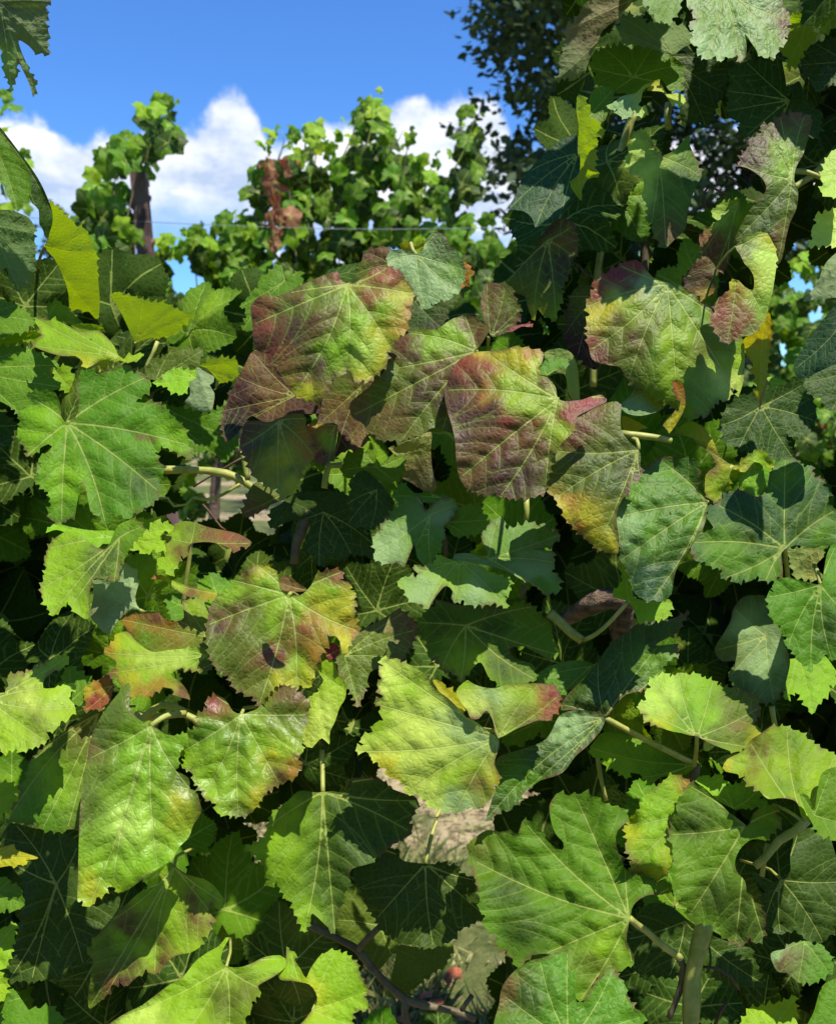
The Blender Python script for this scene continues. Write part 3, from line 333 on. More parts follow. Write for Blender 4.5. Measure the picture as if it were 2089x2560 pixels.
L('I',.615,"945,1240s 1000,1250 1030,1290 1090,1320s 1150,1430s 1130,1450s 1060,1390s 1010,1350s",(1130,1440),[(960,1245)],'y',gy=.5)
L('I',.59,"165,685s 200,640s 220,590 270,570 320,555 385,565 390,590 375,620 440,650 435,680 470,700 460,740 480,765 460,790 465,850 490,940 445,1000 405,1075 380,1060s 370,1000s 345,965s 310,970s 290,960s 300,1000 250,1090 225,1150 215,1190 180,1290 120,1270 100,1310 70,1290 0,1260 -60,1310 -126,1404 -170,1340 -236,1314 -286,1289 -321,1214 -406,1154 -436,1084 -456,984 -446,864 -426,784 -406,744 -356,704 -306,684 -286,614 -206,564 -136,529 -56,544 -16,594s 10,690s 55,712s 120,715s",(56,712),[(385,568),(485,935),(100,1300),(-130,1395),(-450,900),(-290,620),(-130,535)],'v',gy=.33,kl=1.2,kt=1.5,T=46,mat='c',
  col2=[(330,580,'m'),(380,600,'r'),(430,800,'y'),(300,800,'y'),(200,850,'o'),(120,780,'l'),(100,850,'l'),(150,930,'r'),(80,870,'m'),(0,1050,'m'),(50,760,'l'),(-100,650,'l'),(-200,590,'b'),(-120,560,'y'),(-250,660,'l'),(-300,720,'l'),(-350,850,'m'),(-400,900,'p'),(-250,820,'m'),(-300,1000,'v'),(-380,1050,'v'),(-150,1000,'v'),(-180,850,'v'),(100,1150,'l'),(150,1220,'y'),(0,1230,'y'),(-100,1250,'v'),(-100,1150,'m'),(400,1000,'y'),(240,1060,'o'),(-50,900,'l'),(300,680,'l'),(400,700,'y'),(460,930,'o'),(-40,1100,'r')],label='autumn leaf mottled yellow, green and rust at centre left with a bite out of its right side')
L('I',.592,"280,1080s 290,1030s 330,1010s 370,1040s 360,1090s 310,1115s",(290,1090),[(365,1050)],'r',kt=20,gy=.2,label='small crimson shrivelled leaf scrap by the bitten autumn leaf')
L('I',.58,"0,610s 50,595s 90,620s 170,680s 120,692s 60,690s 10,680s",(165,682),[(10,640)],'b',gy=.6)
L('H',.56,"800,1130s 810,1190s 800,1270s 830,1330s 880,1372s 935,1398s 980,1420s 1020,1450s 1080,1462 1160,1445 1165,1500 1120,1560 1105,1610 1110,1660s 1085,1675s 1170,1723s 1180,1793s 1215,1803s 1240,1873s 1245,1943s 1200,2013s 1170,2093s 1110,2153s 1060,2233s 970,2293s 870,2363s 800,2413s 735,2438 690,2373 650,2443 600,2463 560,2523 510,2483 480,2488s 485,2313s 490,2113s 495,1963s 510,1793s 540,1613s 560,1500s 600,1390s 650,1310s 700,1240s 760,1170s",(937,1400),[(560,2510),(700,2380),(1180,1790),(1150,1450),(560,1600),(805,1150),(980,2280)],'l',gy=.34,kl=.6,kt=5,mat='g',pil=1.0,col2=[(570,1550,'b'),(620,1450,'v'),(540,1800,'v'),(520,1950,'v'),(720,1300,'v'),(780,1180,'v'),(900,1700,'l'),(1150,1750,'v'),(1220,1880,'v'),(700,2300,'l'),(850,1550,'l'),(1000,1900,'l'),(800,2000,'L'),(650,1500,'v'),(600,2400,'y'),(1100,1900,'y')],label='tall glossy yellow-green leaf rolled at its left edge, lower left')
L('H',.575,"1340,1205s 1400,1240s 1445,1310s 1495,1325s 1560,1310s 1610,1280s 1660,1190s 1736,1141 1811,1166 1876,1206 1921,1256 1906,1306 1911,1356 1886,1396 1866,1476 1881,1560 1830,1570 1876,1650 1830,1720 1736,1760 1660,1800 1630,1843 1580,1913 1545,1943 1480,1963 1410,1953 1350,1943 1340,1883 1260,1843 1250,1803 1200,1743 1190,1663 1130,1663 1150,1593 1110,1553 1165,1500 1160,1440 1230,1400 1220,1330 1290,1290 1280,1240",(1495,1330),[(1340,1215),(1125,1560),(1260,1835),(1480,1955),(1730,1755),(1900,1330),(1740,1150)],'l',gy=.36,kl=1.4,kt=1.6,T=44,mat='g',pil=1.2,col2=[(1340,1230,'r'),(1736,1190,'b'),(1850,1220,'b'),(1500,1500,'g'),(1400,1600,'l'),(1600,1500,'l'),(1750,1560,'l'),(1690,1600,'y'),(1720,1740,'m'),(1600,1850,'y'),(1500,1900,'v'),(1450,1850,'l'),(1600,1700,'l'),(1750,1350,'v'),(1830,1690,'o'),(1300,1450,'g'),(1250,1700,'l'),(1450,1750,'l'),(1850,1350,'v')],label='heart-shaped green leaf with yellow and rust flecks, right of the tall glossy leaf')
L('I',.60,"225,1170s 280,1115s 330,1120s 360,1200s 405,1260s 405,1350s 370,1410s 340,1500s 310,1560s 305,1640s 260,1600s 200,1660 150,1640 130,1600s 150,1500s 185,1400s 160,1360 240,1310 245,1280s 270,1240s",(235,1172),[(300,1630),(150,1630),(165,1360),(400,1300)],'l',gy=.3,kt=5,col2=[(250,1500,'L'),(180,1600,'L')])
L('I',.64,"450,960s 520,920s 620,870s 700,820 770,815 830,880 850,930 820,1010 760,1120 700,1105 640,1110s 660,1150s 560,1190s 540,1250 520,1330 480,1410 450,1330 400,1270 360,1180 340,1100s 400,1060s 440,1000s",(400,1090),[(840,930),(480,1400),(700,1105),(770,820)],'v',gy=.45,mat='c',pil=1.3,col2=[(780,860,'b'),(830,920,'m'),(600,1000,'v'),(480,1250,'v'),(700,900,'b')],label='dull olive brown leaf behind the bitten autumn leaf')
L('I',.61,"945,520 990,460s 1050,490s 1110,500s 1180,500 1240,530 1290,570 1350,590 1430,620 1420,700 1390,720 1410,795 1330,760 1270,775 1190,775 1130,740 1080,765s 1060,730s 1070,690s 1030,655s 990,690s 960,730s 920,800 880,770 840,760 790,730 770,680 730,660 745,610 800,600 880,600s 830,560 830,525 890,540",(1112,500),[(735,655),(915,790),(1080,755),(1400,790),(1425,625),(835,530)],'l',gy=.85,kl=1.5,col2=[(1200,720,'w'),(1190,700,'w'),(870,720,'w'),(1100,600,'l'),(1300,680,'g')],label='bright green lobed leaf with a whitish dust patch, centre')
L('I',.625,"590,340 620,310 650,250 700,190 760,140 830,100s 860,80s 885,140s 900,190s 930,170s 960,130s 1000,110 1060,110 1090,150 1085,200 1060,240 1010,290 1020,330 1000,380 1000,430 970,460 940,550 890,530s 850,480s 830,400s 800,470s 770,540 720,510 660,520 610,500 580,490 590,430 575,390",(932,215),[(590,460),(770,530),(940,540),(1080,160),(840,100)],'g',gy=.55,kt=2.5,col2=[(700,400,'w'),(650,480,'w'),(900,400,'g'),(1000,200,'w')],label='dusty mid-green leaf with deep lobes under the big purple leaf')
L('I',.645,"1005,260s 1090,230s 1095,180s 1150,155 1220,165 1260,210 1300,240 1280,290 1220,340 1140,345 1080,350 1040,300",(1010,262),[(1290,245),(1145,340)],'g',gy=.5)
L('I',.66,"690,100 740,60 750,15 800,50s 830,80s 900,80s 980,90 1040,100 960,140s 880,140s 760,150s",(1000,110),[(700,100),(752,25)],'g',gy=.8)
L('I',.67,"410,150 440,60 430,0s 520,-60s 620,20s 700,130s 700,190s 640,260 560,310 500,290 420,270 430,200",(600,60),[(415,150),(425,265),(560,305)],'G',gy=.3)
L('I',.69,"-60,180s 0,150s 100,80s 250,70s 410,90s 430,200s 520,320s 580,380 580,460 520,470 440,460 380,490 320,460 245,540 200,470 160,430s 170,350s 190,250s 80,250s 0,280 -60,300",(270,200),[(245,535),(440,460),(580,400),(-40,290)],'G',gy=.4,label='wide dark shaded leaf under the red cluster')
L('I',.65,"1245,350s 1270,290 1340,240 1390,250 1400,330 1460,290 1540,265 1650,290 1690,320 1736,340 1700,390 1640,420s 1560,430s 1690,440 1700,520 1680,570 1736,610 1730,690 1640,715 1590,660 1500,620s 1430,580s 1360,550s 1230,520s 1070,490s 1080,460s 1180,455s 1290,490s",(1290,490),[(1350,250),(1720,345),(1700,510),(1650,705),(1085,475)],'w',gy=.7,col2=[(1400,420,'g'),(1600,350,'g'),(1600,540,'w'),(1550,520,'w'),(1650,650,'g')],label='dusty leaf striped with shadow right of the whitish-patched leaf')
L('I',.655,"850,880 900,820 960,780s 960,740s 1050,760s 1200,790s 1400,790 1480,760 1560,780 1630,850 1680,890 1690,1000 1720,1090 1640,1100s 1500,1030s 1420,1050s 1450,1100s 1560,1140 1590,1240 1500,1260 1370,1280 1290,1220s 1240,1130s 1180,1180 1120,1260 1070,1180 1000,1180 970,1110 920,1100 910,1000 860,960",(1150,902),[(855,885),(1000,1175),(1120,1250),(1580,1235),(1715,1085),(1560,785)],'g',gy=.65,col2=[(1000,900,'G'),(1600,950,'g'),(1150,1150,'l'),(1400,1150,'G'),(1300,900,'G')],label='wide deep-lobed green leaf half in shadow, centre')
L('J',.655,"-120,1080s -40,1030s 60,1000s 150,995s 235,1020s 200,1080s 120,1150 40,1210 -20,1190 -100,1150",(220,1030),[(-110,1090),(30,1205)],'g',gy=.6,mat='c')
L('J',.62,"350,580 410,500 400,360 420,360s 450,450s 470,540s 480,600s 540,620 640,630 700,615 720,650 690,730 610,745 510,760s 480,680s 445,630s 380,610",(446,630),[(408,365),(715,645),(520,755)],'l',gy=.6,kt=3,label='small lime leaf with spread lobes beside the peeling bark')
# left middle
L('H',.60,"255,540 290,420 275,370 300,300 320,260 350,230s 420,190s 490,190s 560,260s 610,300s 660,300s 690,250s 710,200s 740,150s 800,125 860,130 890,160 890,210 830,260 800,310 770,370 740,400 740,450 710,510 680,470 630,490s 580,490s 560,560s 560,640s 545,740s 470,700 440,660 420,630 380,670 330,720 310,690 270,620 260,580",(745,230),[(260,545),(325,715),(445,655),(710,505),(880,165),(310,300)],'l',gy=.6,kt=2.5,col2=[(400,400,'l'),(600,430,'G'),(700,320,'G'),(780,200,'g'),(350,550,'l')],label='folded bright lime leaf at the left, below the five-lobed leaf')
L('H',.615,"285,205 330,150 400,155s 480,175s 600,190s 715,195s 690,270s 640,270s 610,300s 500,225s 420,205s 350,185s",(700,230),[(290,203),(335,152)],'l',gy=.9)
L('H',.64,"860,110 960,130 1060,150 1080,180 970,210 1000,250 1025,280 1000,320 950,305 900,335 860,310s 800,310s 800,200s 830,140s",(810,230),[(1075,180),(1020,280),(900,330)],'l',gy=.7)
L('H',.64,"1080,150s 1150,130s 1210,140s 1300,170s 1400,190s 1480,210s 1550,250 1555,280 1490,290 1490,310 1430,300s 1350,270s 1270,260s 1190,270s 1165,290s 1170,340 1120,345 1105,400 1060,470 1020,430 975,400 1000,340 1020,290 1050,260 1000,230 1040,210 1080,180",(1186,268),[(1550,270),(1060,460),(1005,232),(1170,335),(1210,142)],'l',gy=.9,kt=2,col2=[(1450,250,'r'),(1520,260,'m'),(1300,210,'b'),(1100,220,'l'),(1050,400,'l'),(1100,330,'m'),(1150,170,'v')],label='flat leaf on an upright stalk, green fading to pink at the right tip')
L('H',.635,"760,375s 820,420s 855,430s 850,490s 865,500s 840,600s 850,650s 875,685s 820,680s 740,740s 680,830s 640,820s 600,770s 560,720s 580,600s 580,500s 640,495s 710,510s 740,440s",(870,683),[(640,600),(700,520),(770,400),(640,810)],'w',under=1,gy=.3,col2=[(760,550,'w'),(820,500,'w'),(620,700,'v')],label='grey downy underside of a leaf beneath the folded lime leaf')
L('H',.61,"935,490 1000,462s 1080,500s 1150,525s 1240,550s 1370,580 1300,620 1250,600 1170,600s 1130,580s 1070,540s 1020,500s",(1350,585),[(940,488)],'y',gy=.8,col2=[(1100,530,'l'),(960,480,'o'),(1180,580,'m')])
L('H',.63,"750,740 800,720 870,705s 960,700 980,690s 1040,750s 1100,750s 1140,730s 1130,630 1160,620 1240,610s 1265,600s 1270,650s 1300,720s 1300,900s 1290,1000s 1100,980s 960,945s 880,920s 800,820s",(1290,850),[(755,740),(975,695),(1140,630)],'v',gy=.5,col2=[(780,740,'o'),(970,700,'m'),(1000,760,'o'),(1150,640,'m'),(1200,660,'l'),(900,850,'g')],label='shaded olive leaf with rusty upper edge left of the autumn leaf')
L('H',.60,"645,945 710,870s 710,840s 790,815s 850,880s 940,940s 1050,930s 1150,920 1240,915 1310,960 1300,1000s 1240,1000s 1220,1060 1130,1040s 1060,1080s 1120,1130s 1160,1180s 1180,1240s 1150,1230s 1110,1220 1070,1170s 1010,1160 960,1190 920,1220 880,1190 820,1230 800,1180 740,1140 730,1100 665,1080s 725,1010s",(1290,960),[(655,946),(670,1075),(920,1210),(1175,1235),(800,820)],'l',gy=.8,kt=2,col2=[(900,1000,'L'),(800,900,'l'),(1100,1000,'L'),(1000,1000,'L'),(655,940,'o'),(740,920,'y'),(670,1080,'r'),(760,1050,'l'),(900,1160,'o'),(1000,1140,'o'),(900,1080,'l'),(1150,1180,'m'),(1250,960,'l'),(800,1110,'y'),(920,1215,'r'),(1050,1080,'l')],label='yellow leaf with orange toothed front edge above the tall glossy leaf')
L('H',.595,"1215,1050s 1240,1010s 1290,992s 1325,1000s 1330,1030s 1290,1060s 1240,1080s",(1220,1055),[(1325,1010)],'m',kt=12,gy=.4,col2=[(1280,1020,'v')])
L('H',.59,"-80,1230s 30,1200 55,1150 50,1090 140,1060 150,1090 200,1050 310,990 350,980 430,970 400,1030 340,1060s 280,1110s 270,1165s 340,1165 420,1140 475,1150 440,1190 430,1230 470,1290 440,1340 380,1370 350,1420 290,1440 290,1500 220,1530 140,1560 100,1540 20,1570 0,1540s -80,1560s",(-70,1240),[(425,975),(470,1155),(465,1290),(290,1500),(20,1560),(60,1095)],'l',gy=.75,kl=1,mat='c',pil=1.3,col2=[(200,1250,'L'),(100,1400,'l'),(350,1100,'l'),(60,1130,'v'),(200,1330,'v')],label='bright lime leaf with jagged lobes cut by the left edge, mid height')
L('H',.63,"340,1150s 390,1120 390,1080 430,1030 480,1060 530,1090 590,1120 560,1160 530,1260 470,1270s 430,1230s 400,1200s",(440,1250),[(430,1040),(580,1122)],'g',gy=.5)
L('H',.62,"520,1200 560,1150 620,1110 680,1080 700,1130 700,1180s 690,1240s 640,1290 600,1290 525,1310 540,1260",(700,1150),[(525,1205),(530,1305)],'m',gy=.5,col2=[(600,1250,'r'),(640,1130,'o'),(560,1180,'y')],label='small rust-red leaf peeking out left of the tall glossy leaf')
L('K',.61,"35,490 80,420 75,390 120,350 130,290 110,270 165,220 180,150 190,100 230,60 300,0 400,-80s 500,-150s 600,-200s 640,-200s 600,-100s 570,60s 560,280s 540,450s 500,520s 420,530 360,545 265,530 240,490 180,500 150,475 80,485",(610,-190),[(40,488),(265,525),(185,120),(420,525),(300,5)],'v',gy=.5,kt=1.5,col2=[(200,350,'g'),(300,150,'l'),(300,450,'g'),(400,0,'v'),(450,-100,'b'),(350,250,'l')],label='olive leaf hanging behind the tall glossy leaf on its left')
L('K',.625,"-60,260s 0,250 60,240 125,280 90,310 100,350 80,390 20,430 0,490s -60,470s",(-50,350),[(120,282),(10,480)],'l',gy=.5)
L('K',.60,"-60,640s 0,645s 90,620s 100,655s 240,705s 160,720 170,745 60,755s 0,765s -60,780s",(-50,700),[(235,706),(95,625)],'y',gy=.6,label='yellow leaf tip poking in from the left edge')
L('K',.61,"-60,820s 0,825 60,840 65,870 130,890 155,1000 100,1030 40,1020 0,1050s -60,1060s",(-50,930),[(150,995),(60,845)],'g',gy=.5)
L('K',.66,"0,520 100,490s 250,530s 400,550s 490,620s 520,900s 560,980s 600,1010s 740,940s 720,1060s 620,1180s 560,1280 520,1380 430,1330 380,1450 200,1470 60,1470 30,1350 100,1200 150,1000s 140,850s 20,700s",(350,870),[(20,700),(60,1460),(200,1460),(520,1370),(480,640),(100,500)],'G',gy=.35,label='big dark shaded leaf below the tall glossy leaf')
L('K',.62,"-50,1200s 0,1150 100,1110 90,1200 70,1300 40,1390s -50,1400s",(-40,1300),[(98,1115),(42,1385)],'l',gy=.4)
L('K',.60,"-60,1420s 0,1410 50,1480 40,1560 0,1600s -60,1600s",(-50,1500),[(48,1485)],'l',gy=.4)
L('K',.615,"30,1600 60,1520 100,1530s 180,1650 250,1640 320,1625 380,1680 410,1780s 0,1800s",(345,1560),[(35,1600),(325,1630)],'g',gy=.5)
L('K',.59,"1060,730s 1080,750s 1130,790s 1200,820s 1270,840s 1330,880s 1380,950 1385,990 1360,1030 1310,980s 1300,1040s 1345,1095 1300,1105 1300,1170 1250,1200 1240,1260s 1190,1290s 1100,1310s 1050,1340s 1010,1390 960,1430 905,1395 850,1445 830,1460 770,1505 745,1450 690,1500 655,1565 630,1590s 555,1640s 550,1540s 575,1340s 540,1300 600,1190s 680,1100s 760,1020s 830,950s 890,905s 970,880s 985,850s 990,800s",(1080,765),[(560,1630),(655,1555),(960,1420),(1340,1090),(1380,980),(700,1090)],'l',gy=.4,kl=1.2,kt=1.5,T=60,col2=[(780,1100,'m'),(830,1150,'m'),(830,1360,'p'),(980,1220,'m'),(980,1345,'m'),(770,1460,'p'),(1210,970,'m'),(1200,1070,'m'),(690,1480,'r'),(600,1500,'G'),(660,1250,'v'),(900,1000,'l'),(900,1250,'l'),(1100,1200,'l'),(1300,930,'l'),(740,1350,'v'),(900,1330,'l'),(1050,950,'l'),(750,1180,'l'),(1020,1100,'l'),(620,1380,'v'),(850,1270,'l'),(1150,1020,'l')],label='pointed green leaf sprinkled with purple spots at the lower left')
L('K',.56,"640,1770s 760,1680s 880,1620s 960,1560s 1040,1500s 1130,1450s 1210,1350s 1290,1290s 1360,1250s 1400,1200s 1425,1198s 1385,1270s 1370,1340s 1400,1375s 1480,1385s 1560,1360s 1640,1320s 1736,1310s 1770,1330s 1770,1380s 1700,1440s 1600,1500s 1620,1540 1560,1600 1560,1640 1520,1700 1480,1800s 640,1820s",(1402,1385),[(760,1690),(1150,1800),(1420,1800),(1600,1510),(1750,1330),(1415,1205)],'l',gy=.6,kl=1,kt=1.5,col2=[(1100,1600,'l'),(1400,1600,'v'),(900,1680,'L'),(1500,1550,'v')],label='big smooth yellow-green leaf rising from the bottom edge, left of centre')
L('L',.57,"40,1255 60,1280 100,1300 90,1340s 130,1400s 160,1450s 190,1390s 240,1320 290,1290 350,1280 420,1310 480,1360 500,1440 550,1530 520,1570 545,1590 530,1660 460,1640 440,1760s 100,1790s 160,1700s 230,1600s 220,1540s 180,1490s 80,1470s 0,1460s -20,1400s 30,1370s",(200,1650),[(350,1285),(545,1535),(60,1265),(450,1740)],'l',gy=.55,kt=2.5,col2=[(350,1450,'l'),(60,1380,'l'),(160,1540,'y')],label='small lit lime leaf at the bottom edge beside the grassy gap')
L('L',.62,"265,297s 220,300s 120,290s 50,350 0,400 -56,440 -96,580 -226,650 -150,690 -96,760 -76,880 -20,860 40,970 65,950 85,1030 150,1170 190,1100s 200,1050s 300,1140 340,1180s 360,1060 400,920 440,850s 440,780s 560,740 700,620 780,580 820,530 800,490 860,370 830,320s 780,310s 700,280 640,230 580,210 490,210 440,240s 400,300s 330,292s",(265,297),[(-215,652),(150,1160),(340,1170),(800,540),(850,350),(580,215)],'G',gy=.4,kl=1,col2=[(0,600,'l'),(0,800,'l'),(120,1080,'l'),(-100,650,'l'),(60,450,'l')],label='hanging leaf, its left third sunlit and the rest in deep shade, below centre')  # sun on the left third and shade elsewhere are painted in
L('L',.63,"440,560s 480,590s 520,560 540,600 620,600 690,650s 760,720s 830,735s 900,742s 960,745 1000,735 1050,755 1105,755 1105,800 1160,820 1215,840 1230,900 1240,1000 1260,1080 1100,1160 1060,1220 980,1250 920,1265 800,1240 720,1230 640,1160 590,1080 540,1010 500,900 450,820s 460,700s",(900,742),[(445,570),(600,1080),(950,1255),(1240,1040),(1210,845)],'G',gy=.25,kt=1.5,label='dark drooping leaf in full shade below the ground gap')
L('L',.70,"430,860s 500,900s 540,1000s 620,1120s 720,1230s 900,1260s 1070,1230s 1075,1270 1020,1380 940,1420 850,1500 770,1560 690,1570 660,1560s 720,1300s 700,1300s 610,1400s 560,1350s 480,1290s 380,1200s 340,1100s 390,950s",(620,1130),[(1065,1250),(770,1550),(350,1090)],'v',gy=.2,label='brownish shaded leaf behind the dark drooping leaf')
L('M',.575,"-530,600s -430,535s -340,545s -280,530s -240,560s -210,480 -160,475 -100,530 -60,590s -10,640s 40,655s 45,610s 0,560s -30,480s -40,380s 0,310 80,320 150,310 220,320 300,370 400,395 450,450 420,500s 380,540s 370,600s 390,680 420,760s 460,800 560,830 700,880 720,900 660,935s 560,940s 480,1000s 460,1075s 440,1180s 440,1230s 480,1310s 485,1360 440,1380 370,1420 250,1450 200,1550 150,1600s 110,1560s 60,1350s -20,1310s -70,1300s -150,1310 -230,1390 -270,1330 -310,1280 -370,1270 -370,1180 -430,1150 -440,1060 -470,1040 -470,950 -500,830 -540,680",(455,1080),[(-190,485),(-510,720),(-235,1375),(120,315),(435,455),(150,1590),(700,895),(470,1350)],'g',gy=.42,kl=.9,kt=1.2,T=60,pil=1.2,col2=[(250,1350,'v'),(300,1250,'l'),(-300,900,'G'),(-150,600,'g'),(100,600,'g'),(-200,1150,'G'),(300,700,'g'),(-480,640,'v')],label='largest smooth green leaf with a deep notch at its top, lower right of centre')
L('M',.55,"60,1260s 80,1300s 75,1360s 100,1420s 125,1390s 115,1500s 130,1600s 170,1600s 200,1540s 250,1470 340,1390 390,1450 430,1500 440,1560 490,1640 545,1680 540,1800s -360,1800s -350,1600s -330,1500s -250,1400s -150,1340s -100,1330s -20,1300s",(80,1850),[(350,1400),(530,1690),(70,1290),(-320,1560),(-100,1340)],'g',gy=.5,kt=1.5,mat='c',col2=[(300,1600,'g'),(-200,1550,'G'),(-300,1520,'b')],label='quilted green leaf filling the bottom edge right of centre')
L('M',.59,"420,520 450,470 520,400 560,310 620,270 690,210 740,190 800,215 835,240s 880,400s 830,600s 740,640 715,700 700,790 660,830 600,850 540,860 500,800 455,795 470,720 430,650 440,590",(850,420),[(425,525),(740,195),(460,790),(660,820)],'l',gy=.5,kl=1,col2=[(825,225,'o'),(425,520,'y'),(700,790,'y'),(600,500,'l'),(550,700,'l'),(700,300,'l'),(650,420,'l'),(470,790,'b')],label='yellow-edged lime leaf beside the largest smooth leaf')
L('M',.575,"820,250 870,255 930,280s 960,320s 1040,390s 1100,460s 1150,508s 1180,510s 1200,490s 1220,430s 1270,390 1330,380 1390,400 1360,430 1400,490 1360,530 1300,600s 1220,590s 1150,640s 1110,720s 1120,790s 1170,850s 1180,920 1230,980 1280,1030 1300,1090 1280,1200 1240,1240 1200,1200 1160,1250 1110,1240 1060,1210 1010,1180 960,1120 900,1110 850,1100 820,1080 810,1010 770,950 720,900 740,830 730,700 720,620 700,560 720,460 750,430 750,350 790,310",(1167,510),[(830,260),(705,560),(820,1070),(1110,1235),(1285,1190),(1385,410)],'g',gy=.36,kl=1.2,kt=2.5,T=52,col2=[(850,500,'G'),(1000,950,'G'),(1200,1150,'G'),(1270,450,'g'),(900,700,'g'),(1150,1050,'G')],label='dark green leaf with its right edge rolled under to a pale rim, lower right')
L('M',.61,"860,230 910,195 960,210 1020,185 1060,260 1180,230 1250,290 1260,340 1310,350 1290,390 1100,405s 1000,350s 940,290s",(1100,400),[(870,228),(1025,190),(1250,290)],'g',gy=.6,col2=[(930,220,'l'),(1000,210,'l')])
L('M',.575,"1030,150s 1060,95s 1150,50s 1170,30s 1200,-20s 1260,-60s 1330,-110 1420,-110 1520,-70 1600,0 1736,70 1850,100s 1850,600s 1736,540 1690,570 1630,520s 1560,470s 1520,450s 1490,360s 1400,335s 1310,340s 1260,290 1180,240 1170,200 1120,185s 1050,170s",(1530,480),[(1040,150),(1200,-15),(1430,-105),(1730,70),(1800,400)],'l',gy=.7,kl=1.2,col2=[(1040,140,'y'),(1130,80,'l'),(1190,52,'m'),(1310,50,'m'),(1240,145,'m'),(1150,150,'l'),(1250,90,'l'),(1350,90,'l'),(1400,100,'l'),(1650,300,'l'),(1400,250,'g'),(1450,0,'g'),(1300,150,'l')],label='light green leaf with yellow left edge and brown pinholes at the right edge')
L('M',.56,"1510,310s 1560,320s 1600,400s 1620,280s 1650,180s 1736,140s 1850,130s 1850,600s 1736,600 1690,570 1640,570 1590,500s 1540,400s",(1600,440),[(1700,170),(1840,500),(1520,320)],'g',gy=.4)
L('M',.61,"1470,600 1510,540 1570,520 1640,570 1700,580s 1736,700 1850,720s 1850,1150s 1736,1150 1650,1230 1560,1220 1480,1150 1380,1180 1300,1100 1290,1010s 1260,950s 1300,920s 1260,880s 1210,790s 1300,850s 1395,842s 1450,790s 1450,700s",(1395,842),[(1500,550),(1800,850),(1650,1220),(1390,1170),(1295,1090)],'G',gy=.35,label='dark shaded leaf with fan of fine pale veins at the lower right edge')
L('M',.605,"1330,1300s 1420,1270 1450,1240 1540,1220 1600,1250 1640,1240 1700,1310 1720,1380 1680,1430 1600,1480 1500,1480s 1430,1420s 1370,1410s",(1540,1225),[(1690,1420),(1500,1475),(1340,1310)],'g',gy=.5,col2=[(1390,1340,'m'),(1360,1310,'w')],label='small green leaf with a reddish blister near the lower right corner')
L('M',.69,"440,1200s 560,1000s 700,1000s 830,1100s 1000,1200s 1200,1260 1300,1500 1100,1520 900,1400 700,1450 500,1420",(800,1100),[(450,1210),(1290,1490),(700,1440)],'G',gy=.3)
L('M',.615,"1150,1720 1200,1640 1400,1600 1480,1560 1490,1650 1470,1800s 1100,1800s",(1300,1790),[(1480,1570),(1200,1650)],'l',gy=.6)
L('M',.60,"1560,1800s 1600,1650s 1650,1500s 1736,1450 1850,1400s 1850,1800s",(1800,1780),[(1740,1460)],'g',gy=.4)
L('J',.655,"210,1530s 300,1440s 500,1480s 700,1580s 860,1640s 800,1700s 650,1720s 590,1770 520,1700s 460,1690 440,1730 380,1680 310,1650 290,1600 230,1595",(850,1640),[(215,1535),(440,1725),(590,1765)],'g',gy=.5,col2=[(300,1620,'l'),(420,1690,'l')])  # lime points paint the sun on its tip
# stalks and canes: crop, path, distance (None = from the leaf whose joint is nearest the first point), radius in m
PET = [('D',[(840,635),(832,680),(818,730)],.0012,.02),('F',[(548,600),(545,650),(552,720)],.0014,.02),('H',[(1185,265),(1170,400),(1150,530),(1138,640)],.0017,.01),
 ('H',[(937,1400),(1000,1355),(1060,1330),(1150,1322)],.0020,.02),('J',[(302,1350),(420,1415),(560,1490),(700,1560),(860,1640)],.0023,.03),('J',[(873,1468),(868,1560),(855,1645)],.0016,.04),
 ('J',[(1417,303),(1425,380),(1436,480)],.0017,.04),('J',[(446,632),(330,760),(250,830),(170,870)],.0016,.03),('L',[(900,742),(930,600),(965,480),(992,400)],.0015,.03),('L',[(265,297),(263,180),(262,40)],.0019,.02),
 ('M',[(455,1080),(500,1120),(560,1160),(660,1250),(770,1325)],.0024,.04),('G',[(1095,1400),(1010,1460),(915,1528)],.0020,.0),('F',[(1475,1298),(1465,1240),(1420,1225)],.0016,.01),('H',[(870,683),(910,700),(960,705)],.0014,.02),
 ('E',[(1340,90),(1318,60),(1306,20)],.0014,.02),('J',[(1640,522),(1620,450),(1600,400)],.0016,.05),('A',[(282,1525),(250,1600),(235,1700)],.0014,.04)]
